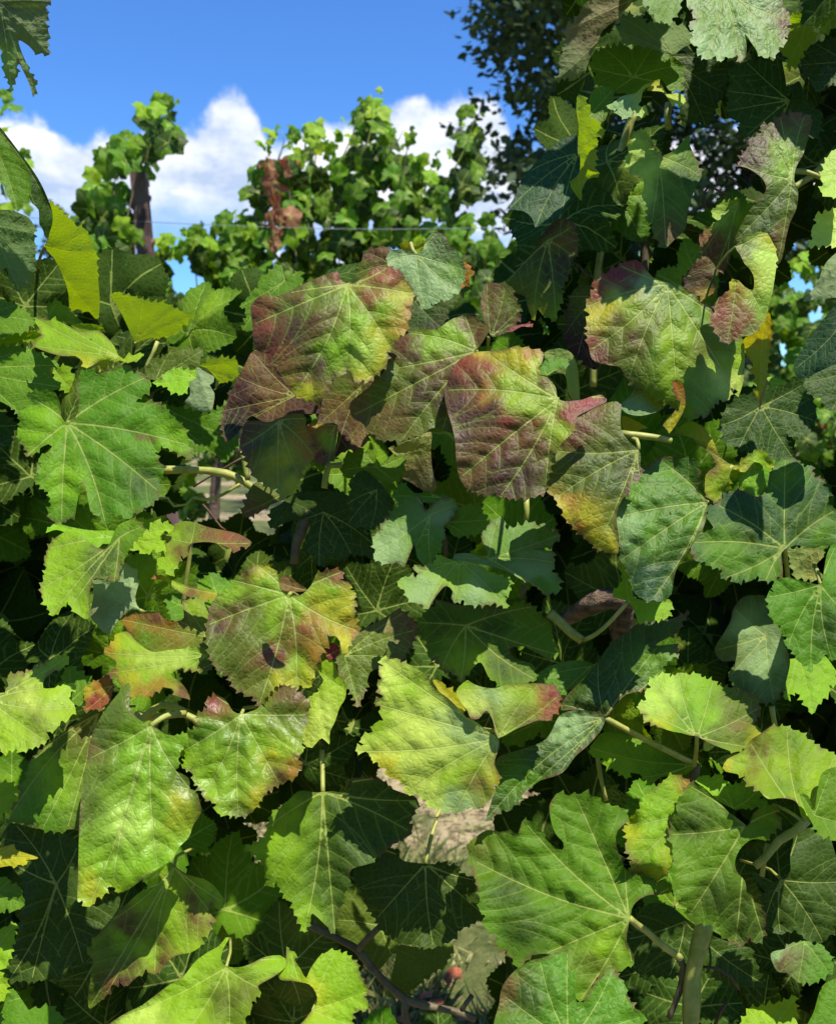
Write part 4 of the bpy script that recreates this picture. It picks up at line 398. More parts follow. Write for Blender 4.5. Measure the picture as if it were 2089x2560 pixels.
CANES = [('D',[(960,1425),(1100,1425),(1250,1428),(1350,1440),(1450,1465),(1560,1530),(1640,1620)],.73,.0034,'c'),('D',[(1508,1310),(1520,1400),(1535,1490)],.72,.0022,'c'),
 ('F',[(1370,1202),(1480,1212),(1580,1225),(1680,1245)],.625,.0024,'c'),('D',[(978,628),(950,700),(915,770),(890,830)],.77,.0016,'c'),
 ('C',[(480,700),(430,850),(385,1000),(360,1110),(352,1220),(320,1350),(280,1550),(255,1720),(240,2000),(230,2400)],.80,.0036,'c'),('C',[(352,1220),(420,1190),(500,1120)],.80,.002,'c'),('C',[(560,1250),(556,1400),(548,1620),(540,1900)],.86,.0042,'b'),
 ('C',[(700,640),(690,720),(700,800)],.78,.003,'c'),('C',[(1480,1060),(1560,1070),(1660,1110)],.72,.002,'c'),('C',[(1750,960),(1690,1000),(1600,1080),(1450,1180)],.76,.0032,'c'),
 ('L',[(120,1080),(200,1130),(340,1200),(480,1275),(560,1380),(680,1500),(780,1585),(900,1620),(1050,1650),(1130,1670),(1210,1705)],.68,.0030,'b'),('L',[(775,1580),(770,1650),(795,1760)],.68,.0028,'b'),('L',[(480,1275),(540,1210),(625,1125)],.675,.0022,'b'),('L',[(1120,1660),(1150,1610),(1190,1560)],.68,.0018,'b'),
 ('M',[(935,1080),(900,1200),(870,1320),(845,1450),(840,1600),(830,1780)],.635,.0062,'c'),('M',[(760,1320),(790,1380),(775,1500),(740,1600),(700,1700)],.64,.0024,'b'),('M',[(1555,470),(1480,540),(1380,600),(1300,700),(1230,760)],.60,.0028,'c'),('M',[(1310,620),(1290,720),(1275,820)],.605,.0016,'c'),('M',[(255,60),(275,200),(312,350)],.69,.0018,'c'),
 ('J',[(-40,700),(30,760),(90,820),(160,870)],.67,.0034,'c'),('J',[(1335,1280),(1345,1340),(1360,1420)],.65,.0018,'c'),('J',[(860,1640),(855,1720),(850,1800)],.66,.0036,'b'),
 ('H',[(830,1400),(920,1330),(1000,1270),(1080,1280),(1160,1320)],.66,.0030,'c'),('H',[(840,1330),(950,1345),(1150,1330),(1240,1390)],.67,.0028,'c'),('I',[(180,190),(140,290),(100,400),(90,520)],.70,.0042,'b'),('I',[(1525,110),(1528,200),(1522,270)],.68,.0020,'c'),('I',[(1515,650),(1495,740)],.68,.0018,'b'),
 ('E',[(770,1540),(780,1460),(800,1400),(880,1395)],.68,.0024,'c'),('I',[(1010,330),(1025,400),(1028,480)],.66,.0018,'b')]
TEND = [('D',[(985,1600),(1040,1600),(1080,1650),(1160,1640),(1200,1590)],.74,.0011,'c'),('D',[(1200,1595),(1280,1610),(1380,1580),(1490,1510)],.74,.0014,'c'),('D',[(1500,1350),(1400,1410),(1280,1480),(1200,1530)],.75,.0010,'t'),('D',[(1250,1630),(1310,1700),(1370,1780),(1400,1800)],.76,.0010,'t'),
 ('C',[(925,1290),(920,1190),(950,1150),(1000,1180),(1080,1220)],.70,.0009,'t'),('C',[(950,1165),(1000,1150),(990,1110),(1040,1080),(1100,1120),(1150,1170)],.70,.0009,'t'),('F',[(1050,130),(1110,160),(1140,210),(1200,230)],.72,.0008,'t'),('M',[(905,1380),(1000,1390),(1080,1440),(1130,1520)],.64,.0010,'t'),('M',[(1060,1600),(1020,1660),(985,1740)],.64,.0012,'t')]
# ---------------------------------------------------------------- building a vine leaf
def parse_outline(s, crop):
    P, sm = [], []
    for t in s.split():
        f = t.endswith('s'); t = t[:-1] if f else t
        a, b = t.split(','); P.append(tosrc(crop, (float(a), float(b)))); sm.append(f)
    return np.array(P), sm
def toothed(P, sm, T):                             # smooth runs become curves, the rest gets pointed vine-leaf teeth
    n = len(P); A = 0.5*np.sum(P[:, 0]*np.roll(P[:, 1], -1)-np.roll(P[:, 0], -1)*P[:, 1]); sg = 1 if A > 0 else -1
    out = []
    for i in range(n):
        a, b = P[i], P[(i+1) % n]; v = b-a; Ls = np.hypot(*v)
        if Ls < 1e-6: continue
        nr = np.array([v[1], -v[0]])/Ls*sg
        out.append(a)
        if sm[i]:
            p0, p3 = P[i-1], P[(i+2) % n]; k = max(1, int(Ls/9))
            t0 = (b-p0)*.5 if sm[i-1] else v; t1 = (p3-a)*.5 if sm[(i+1) % n] else v
            t0 = t0*min(1, Ls/(np.hypot(*t0)+1e-6)); t1 = t1*min(1, Ls/(np.hypot(*t1)+1e-6))
            for j in range(1, k):
                t = j/k; q = (2*t**3-3*t*t+1)*a+(t**3-2*t*t+t)*t0+(-2*t**3+3*t*t)*b+(t**3-t*t)*t1; out.append(q)
        else:
            k = int(round(Ls/T))
            if k == 0 and Ls > .55*T: k = 1
            for j in range(k):
                h = min(T, Ls)*random.choice((.18, .30, .38, .46, .55))*random.uniform(.85, 1.15); c0 = a+v*((j+(random.uniform(-.16, .16) if j else 0))/k); s = random.uniform(.48, .72)
                out.append(c0+v/k*.28+nr*h*.42); out.append(c0+v/k*s+nr*h); out.append(c0+v/k*min(.9, s+.13)+nr*h*.16)
                if j < k-1: out.append(a+v*((j+1)/k)-nr*h*.22)
    return np.array(out)
def runs(Q, mask):
    best = []; cur = []
    for q, m in zip(Q, mask):
        if m: cur.append(q)
        else:
            if len(cur) > len(best): best = cur
            cur = []
    return np.array(cur if len(cur) > len(best) else best)
def vein_lines(P, J, tips, step, side=True, sp=27.0):
    prim = []; J = np.array(J, float)
    for t in tips:
        v = np.array(t)-J; Lv = np.hypot(*v)
        if Lv < 12: continue
        n = np.array([-v[1], v[0]]); k = random.uniform(-.05, .05); m = max(3, int(Lv/step))
        s = np.linspace(0, .975, m)[:, None]
        Q = J+v*s+n*k*np.sin(s*math.pi)
        Q = runs(Q, inside(P, Q))
        if len(Q) >= 3: prim.append(Q)
    sec = []
    if side:
        for pi, Q in enumerate(prim):
            seg = np.vstack([np.diff(Q, axis=0), [[0, 0]]]); Lq = np.hypot(*(Q[-1]-Q[0])); 
            others = np.vstack([q[::2] for j, q in enumerate(prim) if j != pi]) if len(prim) > 1 else None
            pos = sp*random.uniform(.8, 1.3); sgn = 1
            while pos < Lq*.93:
                f = pos/Lq*(len(Q)-1); i = int(f); c = Q[i]; d = Q[min(i+1, len(Q)-1)]-Q[max(i-1, 0)]; d = d/(np.hypot(*d)+1e-9)
                for s_ in (1, -1):
                    ang = s_*math.radians(random.uniform(46, 60)); dirv = np.array([d[0]*math.cos(ang)-d[1]*math.sin(ang), d[0]*math.sin(ang)+d[1]*math.cos(ang)])
                    pp = [c]; p = c.copy(); mx = (.55*Lq*(1-pos/Lq)+2.2*sp)
                    w = 0
                    while w < mx:
                        p = p+dirv*step; w += step; dirv = dirv+d*.045; dirv /= np.hypot(*dirv); pp.append(p.copy())
                    pp = np.array(pp); ok = inside(P, pp); ok[0] = True
                    if others is not None:
                        do = np.sqrt(((pp[:, None]-others[None])**2).sum(2)).min(1); ds = np.sqrt(((pp[:, None]-Q[None])**2).sum(2)).min(1); ok &= (do > ds*.8) | (np.arange(len(pp)) < 1)
                    e = len(pp) if ok.all() else int(np.argmin(ok))
                    if e >= 3: sec.append(pp[:e])
                    pos += sp*.0
                pos += sp*random.uniform(.85, 1.2)
    return prim, sec
def leaf_sheet(P, J, tips, h=11.0, side=True, sp=27.0):   # outline + veins -> triangles with vein distances
    prim, sec = vein_lines(P, J, tips, h*.85, side, sp)
    V = [tuple(p) for p in P]; E = []; nP = len(P)
    for Q in prim+sec:
        b = len(V); V += [tuple(q) for q in Q]; E += [(b+i, b+i+1) for i in range(len(Q)-1)]
    lo, hi = P.min(0), P.max(0); G = []
    r = 0
    for y in np.arange(lo[1]+h*.5, hi[1], h*.87):
        xs = np.arange(lo[0]+(h*.5 if r % 2 else 0), hi[0], h); r += 1
        G += [(x, y) for x in xs]
    if G:
        G = np.array(G)+rng.uniform(-.18*h, .18*h, (len(G), 2)); G = G[inside(P, G)]
        ref = np.array(V)
        if len(G):
            keep = np.ones(len(G), bool)
            for i in range(0, len(G), 400):
                dd = ((G[i:i+400, None]-ref[None])**2).sum(2).min(1); keep[i:i+400] = dd > (h*.42)**2
            V += [tuple(g) for g in G[keep]]
    lines_ = prim+sec; LA = np.vstack([q[:-1] for q in lines_]) if lines_ else None; LB = np.vstack([q[1:] for q in lines_]) if lines_ else None
    for turn in range(2 if lines_ and side else 1):   # second turn: a point between veins that run close together
        res = delaunay_2d_cdt([Vector((x, -y)) for x, y in V], E, [list(range(nP))], 1, 1e-4)
        X = np.array([(v.x, -v.y) for v in res[0]]); F = [tuple(f) for f in res[2]]
        if turn or not lines_ or not side: break
        Fa = np.array(F); C3 = X[Fa].mean(1); dv = np.concatenate([segdist(X[i:i+500], LA, LB)[0].min(1) for i in range(0, len(X), 500)])
        cand = C3[dv[Fa].max(1) < .6]
        if len(cand):
            dc = segdist(cand, LA, LB)[0].min(1); V += [tuple(q) for q in cand[dc > 1.2]]
    def dist(lines):
        if not lines: return np.full(len(X), 99.0), np.zeros(len(X))
        A = np.vstack([q[:-1] for q in lines]); B = np.vstack([q[1:] for q in lines])
        T0 = np.concatenate([np.linspace(0, 1, len(q))[:-1] for q in lines])
        D = np.empty(len(X)); U = np.empty(len(X))
        for i in range(0, len(X), 500):
            d, t = segdist(X[i:i+500], A, B); k = d.argmin(1); D[i:i+500] = d[np.arange(len(k)), k]; U[i:i+500] = T0[k]
        return D, U
    d1, u1 = dist(prim); d2, u2 = dist(sec)
    return X, F, d1, u1, d2, u2
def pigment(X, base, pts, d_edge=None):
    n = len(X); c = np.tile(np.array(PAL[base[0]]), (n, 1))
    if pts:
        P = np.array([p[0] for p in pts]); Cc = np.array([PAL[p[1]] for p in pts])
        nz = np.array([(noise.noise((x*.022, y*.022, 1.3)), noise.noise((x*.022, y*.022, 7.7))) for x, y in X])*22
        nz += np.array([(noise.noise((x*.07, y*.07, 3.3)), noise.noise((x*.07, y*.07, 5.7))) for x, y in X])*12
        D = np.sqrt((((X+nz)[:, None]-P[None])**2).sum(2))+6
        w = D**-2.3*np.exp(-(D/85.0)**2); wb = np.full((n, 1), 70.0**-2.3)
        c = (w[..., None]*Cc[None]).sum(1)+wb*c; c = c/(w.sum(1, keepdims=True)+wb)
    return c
def finish_leaf_mesh(name, V3, F, d1, u1, d2, u2, col, UV, mat, lscale=1.0, flip=False):
    me = bpy.data.meshes.new(name)
    if flip: F = [f[::-1] for f in F]
    me.from_pydata(V3.tolist(), [], F); me.materials.append(mat)
    me.polygons.foreach_set('use_smooth', [True]*len(me.polygons))
    w1 = 3.5*lscale*(1-.62*u1); a = me.attributes.new('vein', 'FLOAT', 'POINT'); a.data.foreach_set('value', np.clip(d1/w1, 0, 6).astype(np.float32))
    a = me.attributes.new('side_vein', 'FLOAT', 'POINT'); a.data.foreach_set('value', np.clip(d2/(2.2*lscale), 0, 6).astype(np.float32))
    a = me.attributes.new('pigment', 'FLOAT_COLOR', 'POINT'); a.data.foreach_set('color', np.hstack([col, np.ones((len(col), 1))]).astype(np.float32).ravel())
    uvl = me.uv_layers.new(name='sheet'); li = np.empty(len(me.loops), np.int32); me.loops.foreach_get('vertex_index', li)
    uvl.data.foreach_set('uv', UV[li].astype(np.float32).ravel()); me.update(); return me
# ---------------------------------------------------------------- ground (large structure first)
def soil_material():
    N = NT('vineyard_soil'); tcn = N.n('ShaderNodeTexCoord'); v = tcn.outputs['Object']
    a = N.noise(v, 1.6, 6, .6); b = N.noise(v, 22, 6, .65); c = N.noise(v, 120, 4, .6)
    m = N.mix(N.mr(b.outputs[0], .36, .58), (.10, .074, .038, 1), (.36, .285, .165, 1)); sx = N.n('ShaderNodeSeparateXYZ'); N.l(v, sx.inputs[0]); yy = N.math('ADD', sx.outputs[1], N.math('MULTIPLY', N.math('SUBTRACT', a.outputs[0], .5), 1.6)); strip = N.math('ABSOLUTE', N.math('SUBTRACT', N.math('MULTIPLY', N.math('FRACT', N.math('ADD', N.math('DIVIDE', N.math('SUBTRACT', yy, 2.95), 2.6), .5)), 2.0), 1.0))
    turf = N.mix(N.mr(b.outputs[0], .35, .65), (.060, .080, .022, 1), (.12, .13, .045, 1)); m = N.mix(N.mr(strip, .30, .42), m, turf); m = N.mix(N.mr(c.outputs[0], .55, .75, 0, .5), m, (.16, .11, .075, 1))
    bp = N.n('ShaderNodeBump'); bp.inputs['Strength'].default_value = .9; bp.inputs['Distance'].default_value = .03; N.l(N.math('ADD', b.outputs[0], N.math('MULTIPLY', c.outputs[0], .3)), bp.inputs['Height'])
    pb = N.n('ShaderNodeBsdfPrincipled'); N.l(m, pb.inputs['Base Color']); pb.inputs['Roughness'].default_value = .95; pb.inputs['Specular IOR Level'].default_value = .1; N.l(bp.outputs[0], pb.inputs['Normal'])
    o = N.n('ShaderNodeOutputMaterial'); N.l(pb.outputs[0], o.inputs[0]); return N.m
gx_ = np.concatenate([[-900, -200, -40], np.linspace(-8, 8, 65), [40, 200, 900]]); gy_ = np.concatenate([[-900, -200, -30, -6], np.linspace(-1.5, 11, 51), [30, 120, 400, 1500]])
gv = []; gf = []
for j, y in enumerate(gy_):
    for i, x in enumerate(gx_):
        z = .035*noise.noise((x*1.3, y*1.3, 2.0))+.012*noise.noise((x*6, y*6, 4.0)) if abs(x) < 9 and -2 < y < 12 else 0
        gv.append((x, y, z))
nx = len(gx_)
for j in range(len(gy_)-1):
    for i in range(nx-1): gf.append((j*nx+i, j*nx+i+1, (j+1)*nx+i+1, (j+1)*nx+i))
ground = mesh_obj('ground', gv, gf, soil_material(), origin=np.zeros(3)); tag(ground, 'bare tan vineyard soil with grass between the rows', 'ground', kind='structure')
# ---------------------------------------------------------------- leaf patterns shared by leaves that look alike
def pattern(k, h, base, pts=(), side=True, lob=.30, mat=None):
    rs = random.Random(100+k); n = 66; P = []
    tipsA = [0, 52+rs.uniform(-6, 6), -52+rs.uniform(-6, 6), 108+rs.uniform(-6, 6), -108+rs.uniform(-6, 6)]; tipR = [1, .92, .92, .74, .74]
    for i in range(n):
        th = -166+332*i/(n-1); r = .30
        for a, R in zip(tipsA, tipR):
            d = abs(th-a); r = max(r, R*(1-lob*min(1, (d/30)**1.15)) if d < 42 else 0)
        r *= 1+rs.uniform(-.03, .03); P.append((170*r*math.sin(math.radians(th)), 170*r*math.cos(math.radians(th))))
    P = np.array(P); sm = [False]*len(P); sm[-1] = True
    # petiole sinus closes at the joint
    P = np.vstack([P, [[-6, -14], [0, 0], [6, -14]]]); sm = sm[:-1]+[True, True, True, True]
    step = []
    Q = toothed(P, sm, 17.0)
    tips = [(170*R*.98*math.sin(math.radians(a)), 170*R*.98*math.cos(math.radians(a))) for a, R in zip(tipsA, tipR)]
    X, F, d1, u1, d2, u2 = leaf_sheet(Q, (0, 3), tips, h, side, 25.0)
    col = pigment(X, base, [(np.array(p[:2], float), p[2]) for p in pts])
    k_ = .66/FPX; x = X[:, 0]*k_; y = -X[:, 1]*k_
    z = -rs.uniform(2.0, 5)*(x**2)-rs.uniform(2, 6)*(y+.03)**2+rs.choice([0, 1, 1])*-.25*np.abs(x)
    z += np.array([noise.noise((a*26, b*26, k*3.1)) for a, b in zip(x, y)])*.008+np.minimum(d1/40, 1)*.004+np.minimum(d2/14, 1)*.0012
    z -= z[np.argmin(x**2+y**2)]
    return finish_leaf_mesh('leaf', np.stack([x, y, z], 1), F, d1, u1, d2, u2, col, np.stack([x, y], 1), mat or M_LEAF)
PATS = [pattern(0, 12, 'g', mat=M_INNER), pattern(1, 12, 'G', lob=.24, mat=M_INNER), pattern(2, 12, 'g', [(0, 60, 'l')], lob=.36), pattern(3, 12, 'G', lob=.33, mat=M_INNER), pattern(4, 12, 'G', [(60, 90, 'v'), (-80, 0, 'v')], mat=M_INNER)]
MID = [pattern(20+i, 26, k, side=False, lob=.22+.05*i, mat=M_INNER) for i, k in enumerate('GGGG')]  # all darkest green: the inner shade is put into the colour
FAR = [pattern(10, 34, 'g', side=False), pattern(11, 34, 'G', side=False, lob=.24), pattern(12, 34, 'l', side=False), pattern(13, 34, 'g', side=False, lob=.36), pattern(14, 34, 'd', side=False), pattern(15, 34, 'L', side=False)]
from mathutils import Matrix
def leaf_rot(tilt, roll, yaw):                     # upright sheet facing the row's path, leaned back, rolled in its plane, turned
    B = Matrix(((1, 0, 0), (0, 0, -1), (0, 1, 0)))
    return (Matrix.Rotation(yaw, 3, 'Z') @ Matrix.Rotation(-tilt, 3, 'X') @ B @ Matrix.Rotation(roll, 3, 'Z')).to_euler()
def put_leaf(me, p, parent, scale, tilt, roll, yaw, name='leaf'):
    o = bpy.data.objects.new(name, me); COL.objects.link(o); attach(o, parent, np.array(p)); o.rotation_euler = leaf_rot(tilt, roll, yaw); o.scale = (scale,)*3; return o
# ---------------------------------------------------------------- the vine in front
vine = empty('grapevine', (0.05, 0.95, 0)); tag(vine, 'grapevine filling the foreground, green leaves with a cluster turning red and yellow', 'grapevine')
GC = 8.0; gw, gh = int(W0/GC)+60, int(H0/GC)+60; OFF = 30
zb = np.zeros((gh, gw)); GAP = .004
def blur(a, k):
    for _ in range(k):
        a = (a+np.roll(a, 1, 0)+np.roll(a, -1, 0)+np.roll(a, 1, 1)+np.roll(a, -1, 1))/5
    return a
mats = dict(c=M_CRINK, g=M_GLOSS)
joints = []
for q in sorted(LV, key=lambda a: a['d']):
    crop = q['crop']; P, sm = parse_outline(q['out'], crop); P = toothed(P, sm, q.get('T', 46)*KZ*1.05)
    J = tosrc(crop, q['J']); tips = [tosrc(crop, t) for t in q['tips']]; under = q.get('under', 0)
    size = math.sqrt(abs(np.sum(P[:, 0]*np.roll(P[:, 1], -1)-np.roll(P[:, 0], -1)*P[:, 1]))/2); ls = max(.45, min(1.15, size/260))
    X, F, d1, u1, d2, u2 = leaf_sheet(P, J, tips, 10.5 if size > 130 else 8.0, True, 42*max(.55, ls))
    cen = P.mean(0); d = q['d']; m_ = d/FPX
    mid = (np.array(tips).mean(0)-J); mid = mid/(np.hypot(*mid)+1e-9); seed = random.random()*50
    def depth(X, fine=None):
        r = (X-cen)*m_; rj = (X-J)*m_
        s = (rj@mid)-.25*(size*m_); t = rj@np.array([-mid[1], mid[0]])
        z = d+q.get('gx', 0)*r[:, 0]-q.get('gy', .4)*r[:, 1]+q.get('kl', .6)*s*s*np.sign(s)*(s > 0)+q.get('kl', .6)*.5*s*s+q.get('kt', 1.2)*t*t
        return z
    z = depth(X)
    # keep the leaf behind those in front of it
    lo = np.maximum(((P.min(0))/GC).astype(int)+OFF-1, 0); hi = np.minimum((P.max(0)/GC).astype(int)+OFF+2, [gw-1, gh-1])
    jj, ii = np.mgrid[lo[1]:hi[1], lo[0]:hi[0]]; C = np.stack([(ii.ravel()-OFF+.5)*GC, (jj.ravel()-OFF+.5)*GC], 1)
    ins = inside(P, C); need = np.zeros((gh, gw)); shift = 0.0
    if ins.any():
        zc = depth(C[ins]); a, b = jj.ravel()[ins], ii.ravel()[ins]; nd = np.where(zb[a, b] > 0, zb[a, b]+GAP-zc, -1)
        if (nd > 0).any(): shift = min(.02, float(np.percentile(nd[nd > 0], 60)))
        loc = np.maximum(nd-shift, 0); need[a, b] = loc
        big = need.copy()
        for _ in range(2):
            big = np.maximum.reduce([big, np.roll(big, 1, 0), np.roll(big, -1, 0), np.roll(big, 1, 1), np.roll(big, -1, 1)])
        push = np.maximum(blur(big, 4), 0); fx = X[:, 0]/GC+OFF-.5; fy = X[:, 1]/GC+OFF-.5
        x0 = np.clip(fx.astype(int), 0, gw-2); y0 = np.clip(fy.astype(int), 0, gh-2); ax = np.clip(fx-x0, 0, 1); ay = np.clip(fy-y0, 0, 1)
        pv = push[y0, x0]*(1-ax)*(1-ay)+push[y0, x0+1]*ax*(1-ay)+push[y0+1, x0]*(1-ax)*ay+push[y0+1, x0+1]*ax*ay
        z = z+shift+pv; zb[a, b] = np.maximum(zb[a, b], zc+shift+push[a, b])
    # relief: blistered between veins, wavy rim
    r = (X-cen)*m_; pil = q.get('pil', 1.0); sg = 1 if under else -1
    nzv = np.array([noise.noise((a*30, b*30, seed)) for a, b in r])*.0044+np.array([noise.noise((a*80, b*80, seed+9)) for a, b in r])*.0016
    z = z+nzv*q.get('calm', 1.0)*min(1.4, max(.5, ls))*(.6+.4*pil)+sg*pil*(np.minimum(d2/(15*ls), 1)*.0013+np.minimum(d1/(30*ls), 1)*.0026)*ls
    de = np.empty(len(X)); Pn = np.roll(P, -1, 0)
    for i in range(0, len(X), 400): de[i:i+400] = segdist(X[i:i+400], P, Pn)[0].min(1)
    ang = np.array([noise.noise((a*22, b*22, seed+31)) for a, b in r]); z = z+ang*.010*np.exp(-de/(24*ls))*min(1.2, ls)
    V = place(X[:, 0], X[:, 1], z); pts = [(tosrc(crop, p[:2]), p[2]) for p in q.get('col2', [])]
    col = pigment(X, q['col'], pts)
    if len(pts) > 4:
        k = .34*np.exp(-(d1/8)**2)+.13*np.exp(-(d2/5)**2); col = col*(1-k[:, None])+np.array((.11, .165, .02))*k[:, None]
    if len(pts) > 2:
        rim = np.array([noise.noise((a*60, b*60, seed+71)) for a, b in r]); k = np.clip((7-de)/6, 0, 1)*np.clip(rim*4+.2, 0, 1)*.75; col = col*(1-k[:, None])+np.array((.11, .05, .03))*k[:, None]
    UV = np.stack([r[:, 0], -r[:, 1]*math.sqrt(1+q.get('gy', .4)**2)], 1)
    jz = float(z[np.argmin(((X-J)**2).sum(1))]); org = place(J[0], J[1], jz)
    me = finish_leaf_mesh('leaf', V-org, F, d1, u1, d2, u2, col, UV, mats.get(q.get('mat'), M_LEAF), ls, bool(under))
    o = bpy.data.objects.new('leaf', me); COL.objects.link(o); attach(o, vine, org)
    if q.get('label'): o['label'] = q['label']
    joints.append((J, jz, o, mid, bool(under), ls))
shown = set()
for crop, path, rad, dz in PET:                    # stalks one can see
    p = np.array([tosrc(crop, a) for a in path]); k = int(np.argmin([np.hypot(*(j[0]-p[0])) for j in joints])); j = joints[k]; shown.add(k)
    n = len(p); zz = j[1]+.0015+np.linspace(0, 1, n)*dz; W = place(p[:, 0], p[:, 1], zz); W = spline(W, .004)
    V, F = tube(W, np.linspace(rad*.95, rad*1.1, len(W)), 7); mesh_obj('petiole', V, F, M_CANE, j[2], origin=W[0])
for k, j in enumerate(joints):                     # the others run back into the vine
    if k in shown or j[5] < .62 or j[4]: continue
    a = place(j[0][0], j[0][1], j[1]+.001); b = a+np.array([random.uniform(-.004, .004), .018, -.002]); c = a+np.array([random.uniform(-.012, .012), .05, -.012])
    W = spline(np.array([a, b, c]), .01); V, F = tube(W, .0013*max(.6, j[5]), 5); mesh_obj('petiole', V, F, M_CANE, j[2], origin=W[0])
cm = dict(c=M_CANE, b=M_DARKCANE, t=M_TENDRIL)
for lst, nm in ((CANES, 'cane'), (TEND, 'tendril')):
    for crop, path, d, rad, m in lst:
        p = np.array([tosrc(crop, a) for a in path]); W = place(p[:, 0], p[:, 1], np.full(len(p), d)); W = spline(W, .006)
        rr = np.full(len(W), rad)*(1+.10*np.sin(np.arange(len(W))*.9)); 
        if nm == 'cane': rr[::14] *= 1.22
        V, F = tube(W, rr, 8, .05); mesh_obj(nm, V, F, cm[m], vine, origin=W[0])
def bark(path, crop, d, rads, name):
    p = np.array([tosrc(crop, a) for a in path]); W = spline(place(p[:, 0], p[:, 1], np.array(d)), .006); rr = np.interp(np.linspace(0, 1, len(W)), np.linspace(0, 1, len(rads)), rads)
    V, F = tube(W, rr, 14, .34); return mesh_obj(name, V, F, M_BARK, vine, origin=W[0])
bark([(20,770),(120,700),(230,640),(330,615),(460,640)], 'J', [.73, .72, .70, .695, .70], [.006, .0072, .008, .0085, .008], 'arm')
bark([(420,560),(420,680),(400,800),(430,900),(440,1100)], 'J', [.72, .72, .73, .74, .78], [.008, .009, .010, .011, .013], 'arm')
tp = np.array([(.24, .86, 1.10), (.20, .92, .85), (.12, .96, .55), (.08, .95, .25), (.05, .95, -.03)]); W = spline(tp, .03); V, F = tube(W, np.linspace(.017, .034, len(W)), 16, .3); mesh_obj('trunk', V, F, M_BARK, vine, origin=W[-1])
# leaves deeper in the canopy, and those just above the picture that shade it
DK = 1.2034
canopy = np.array([(-800,600),(0,640),(70,610),(200,650),(330,720),(420,720),(500,760),(545,660),(700,640),(850,650),(1000,700),(1085,660),(1120,500),(1200,330),(1225,150),(1260,-90),(2700,-90),(2700,2300),(-800,2300)])*DK
holes = [np.array(h)*DK for h in ([(790,1750),(850,1680),(1000,1670),(1090,1690),(1010,1800),(985,1840),(840,1790)],[(765,1990),(860,1980),(1000,1930),(970,2140),(770,2140)],[(1620,640),(1720,600),(1730,690),(1650,740)],[(1650,850),(1760,830),(1760,960),(1670,950)],[(395,1000),(505,1010),(500,1090),(420,1090)],[(1440,330),(1530,320),(1530,385),(1440,395)],[(530,1790),(590,1770),(590,1810),(540,1815)],[(1500,800),(1560,780),(1560,860),(1500,860)])]
hs_ = np.vstack([h for h in holes]+[(h+np.roll(h, -1, 0))/2 for h in holes]+[h.mean(0)[None] for h in holes])
def join_leaves(name, items, parent):              # too many and too deep to tell apart: one mesh
    Vs, Fs, at, uvs, off = [], [], {'vein': [], 'side_vein': [], 'pigment': []}, [], 0
    for me, Mx in items:
        n = len(me.vertices); co = np.empty(n*3); me.vertices.foreach_get('co', co); co = np.c_[co.reshape(-1, 3), np.ones(n)]@np.array(Mx).T
        li = np.empty(len(me.loops), np.int32); me.loops.foreach_get('vertex_index', li); Fs.append(li+off); off += n; Vs.append(co[:, :3])
        for k in at:
            w = 4 if k == 'pigment' else 1; b = np.empty(n*w, np.float32); me.attributes[k].data.foreach_get('color' if w == 4 else 'value', b); at[k].append(b)
        b = np.empty(len(li)*2, np.float32); me.uv_layers[0].data.foreach_get('uv', b); uvs.append(b+random.random()*3)
    V = np.vstack(Vs); org = V.mean(0); F = np.concatenate(Fs).reshape(-1, 3)
    o = mesh_obj(name, V, F.tolist(), items[0][0].materials[0], parent, origin=org)
    for k in at:
        w = 4 if k == 'pigment' else 1; a = o.data.attributes.new(k, 'FLOAT_COLOR' if w == 4 else 'FLOAT', 'POINT'); a.data.foreach_set('color' if w == 4 else 'value', np.concatenate(at[k]))
    u = o.data.uv_layers.new(name='sheet'); u.data.foreach_set('uv', np.concatenate(uvs)); o['kind'] = 'stuff'; return o
random.seed(21)
def ok_spot(x, y, dd, f):
    if not inside(canopy, np.array([[x, y+40]]))[0]: return False
    R = .058*FPX/dd*f; return np.min(np.hypot(hs_[:, 0]-x, hs_[:, 1]-(y+.4*R))) > R
def scatter(d0, d1_, stp, f, xr=(-200, 2300), yr=(-80, 2760)):
    out = []
    for yy in np.arange(yr[0], yr[1], stp*.92):
        for xx in np.arange(xr[0], xr[1], stp):
            x = xx+random.uniform(-.4, .4)*stp; y = yy+random.uniform(-.4, .4)*stp; dd = random.uniform(d0, d1_)
            if ok_spot(x, y, dd, f): out.append((x, y, dd))
    return out
spots = scatter(.765, .86, 158, .85); random.shuffle(spots); spots = spots[:130]
above = [(random.uniform(1350, 2500), random.uniform(-560, -70), random.uniform(.60, .76)) for _ in range(34)]+[(random.uniform(-500, -120), random.uniform(-300, 900), random.uniform(.55, .8)) for _ in range(7)]
for x, y, dd in spots+above:
    put_leaf(random.choice(PATS), place(x, y, dd), vine, random.uniform(1.0, 1.35), math.radians(random.uniform(0, 40)), math.pi+math.radians(random.uniform(-60, 60)), math.radians(random.uniform(-50, 50)))
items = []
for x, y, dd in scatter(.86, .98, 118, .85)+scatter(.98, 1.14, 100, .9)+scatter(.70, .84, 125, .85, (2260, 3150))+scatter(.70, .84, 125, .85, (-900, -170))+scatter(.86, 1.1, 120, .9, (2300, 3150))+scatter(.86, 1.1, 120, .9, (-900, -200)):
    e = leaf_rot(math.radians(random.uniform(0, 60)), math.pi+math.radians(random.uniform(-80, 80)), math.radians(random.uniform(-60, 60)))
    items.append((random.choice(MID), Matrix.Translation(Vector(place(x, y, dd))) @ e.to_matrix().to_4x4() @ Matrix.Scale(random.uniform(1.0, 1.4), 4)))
inner = join_leaves('inner_leaves', items, vine)
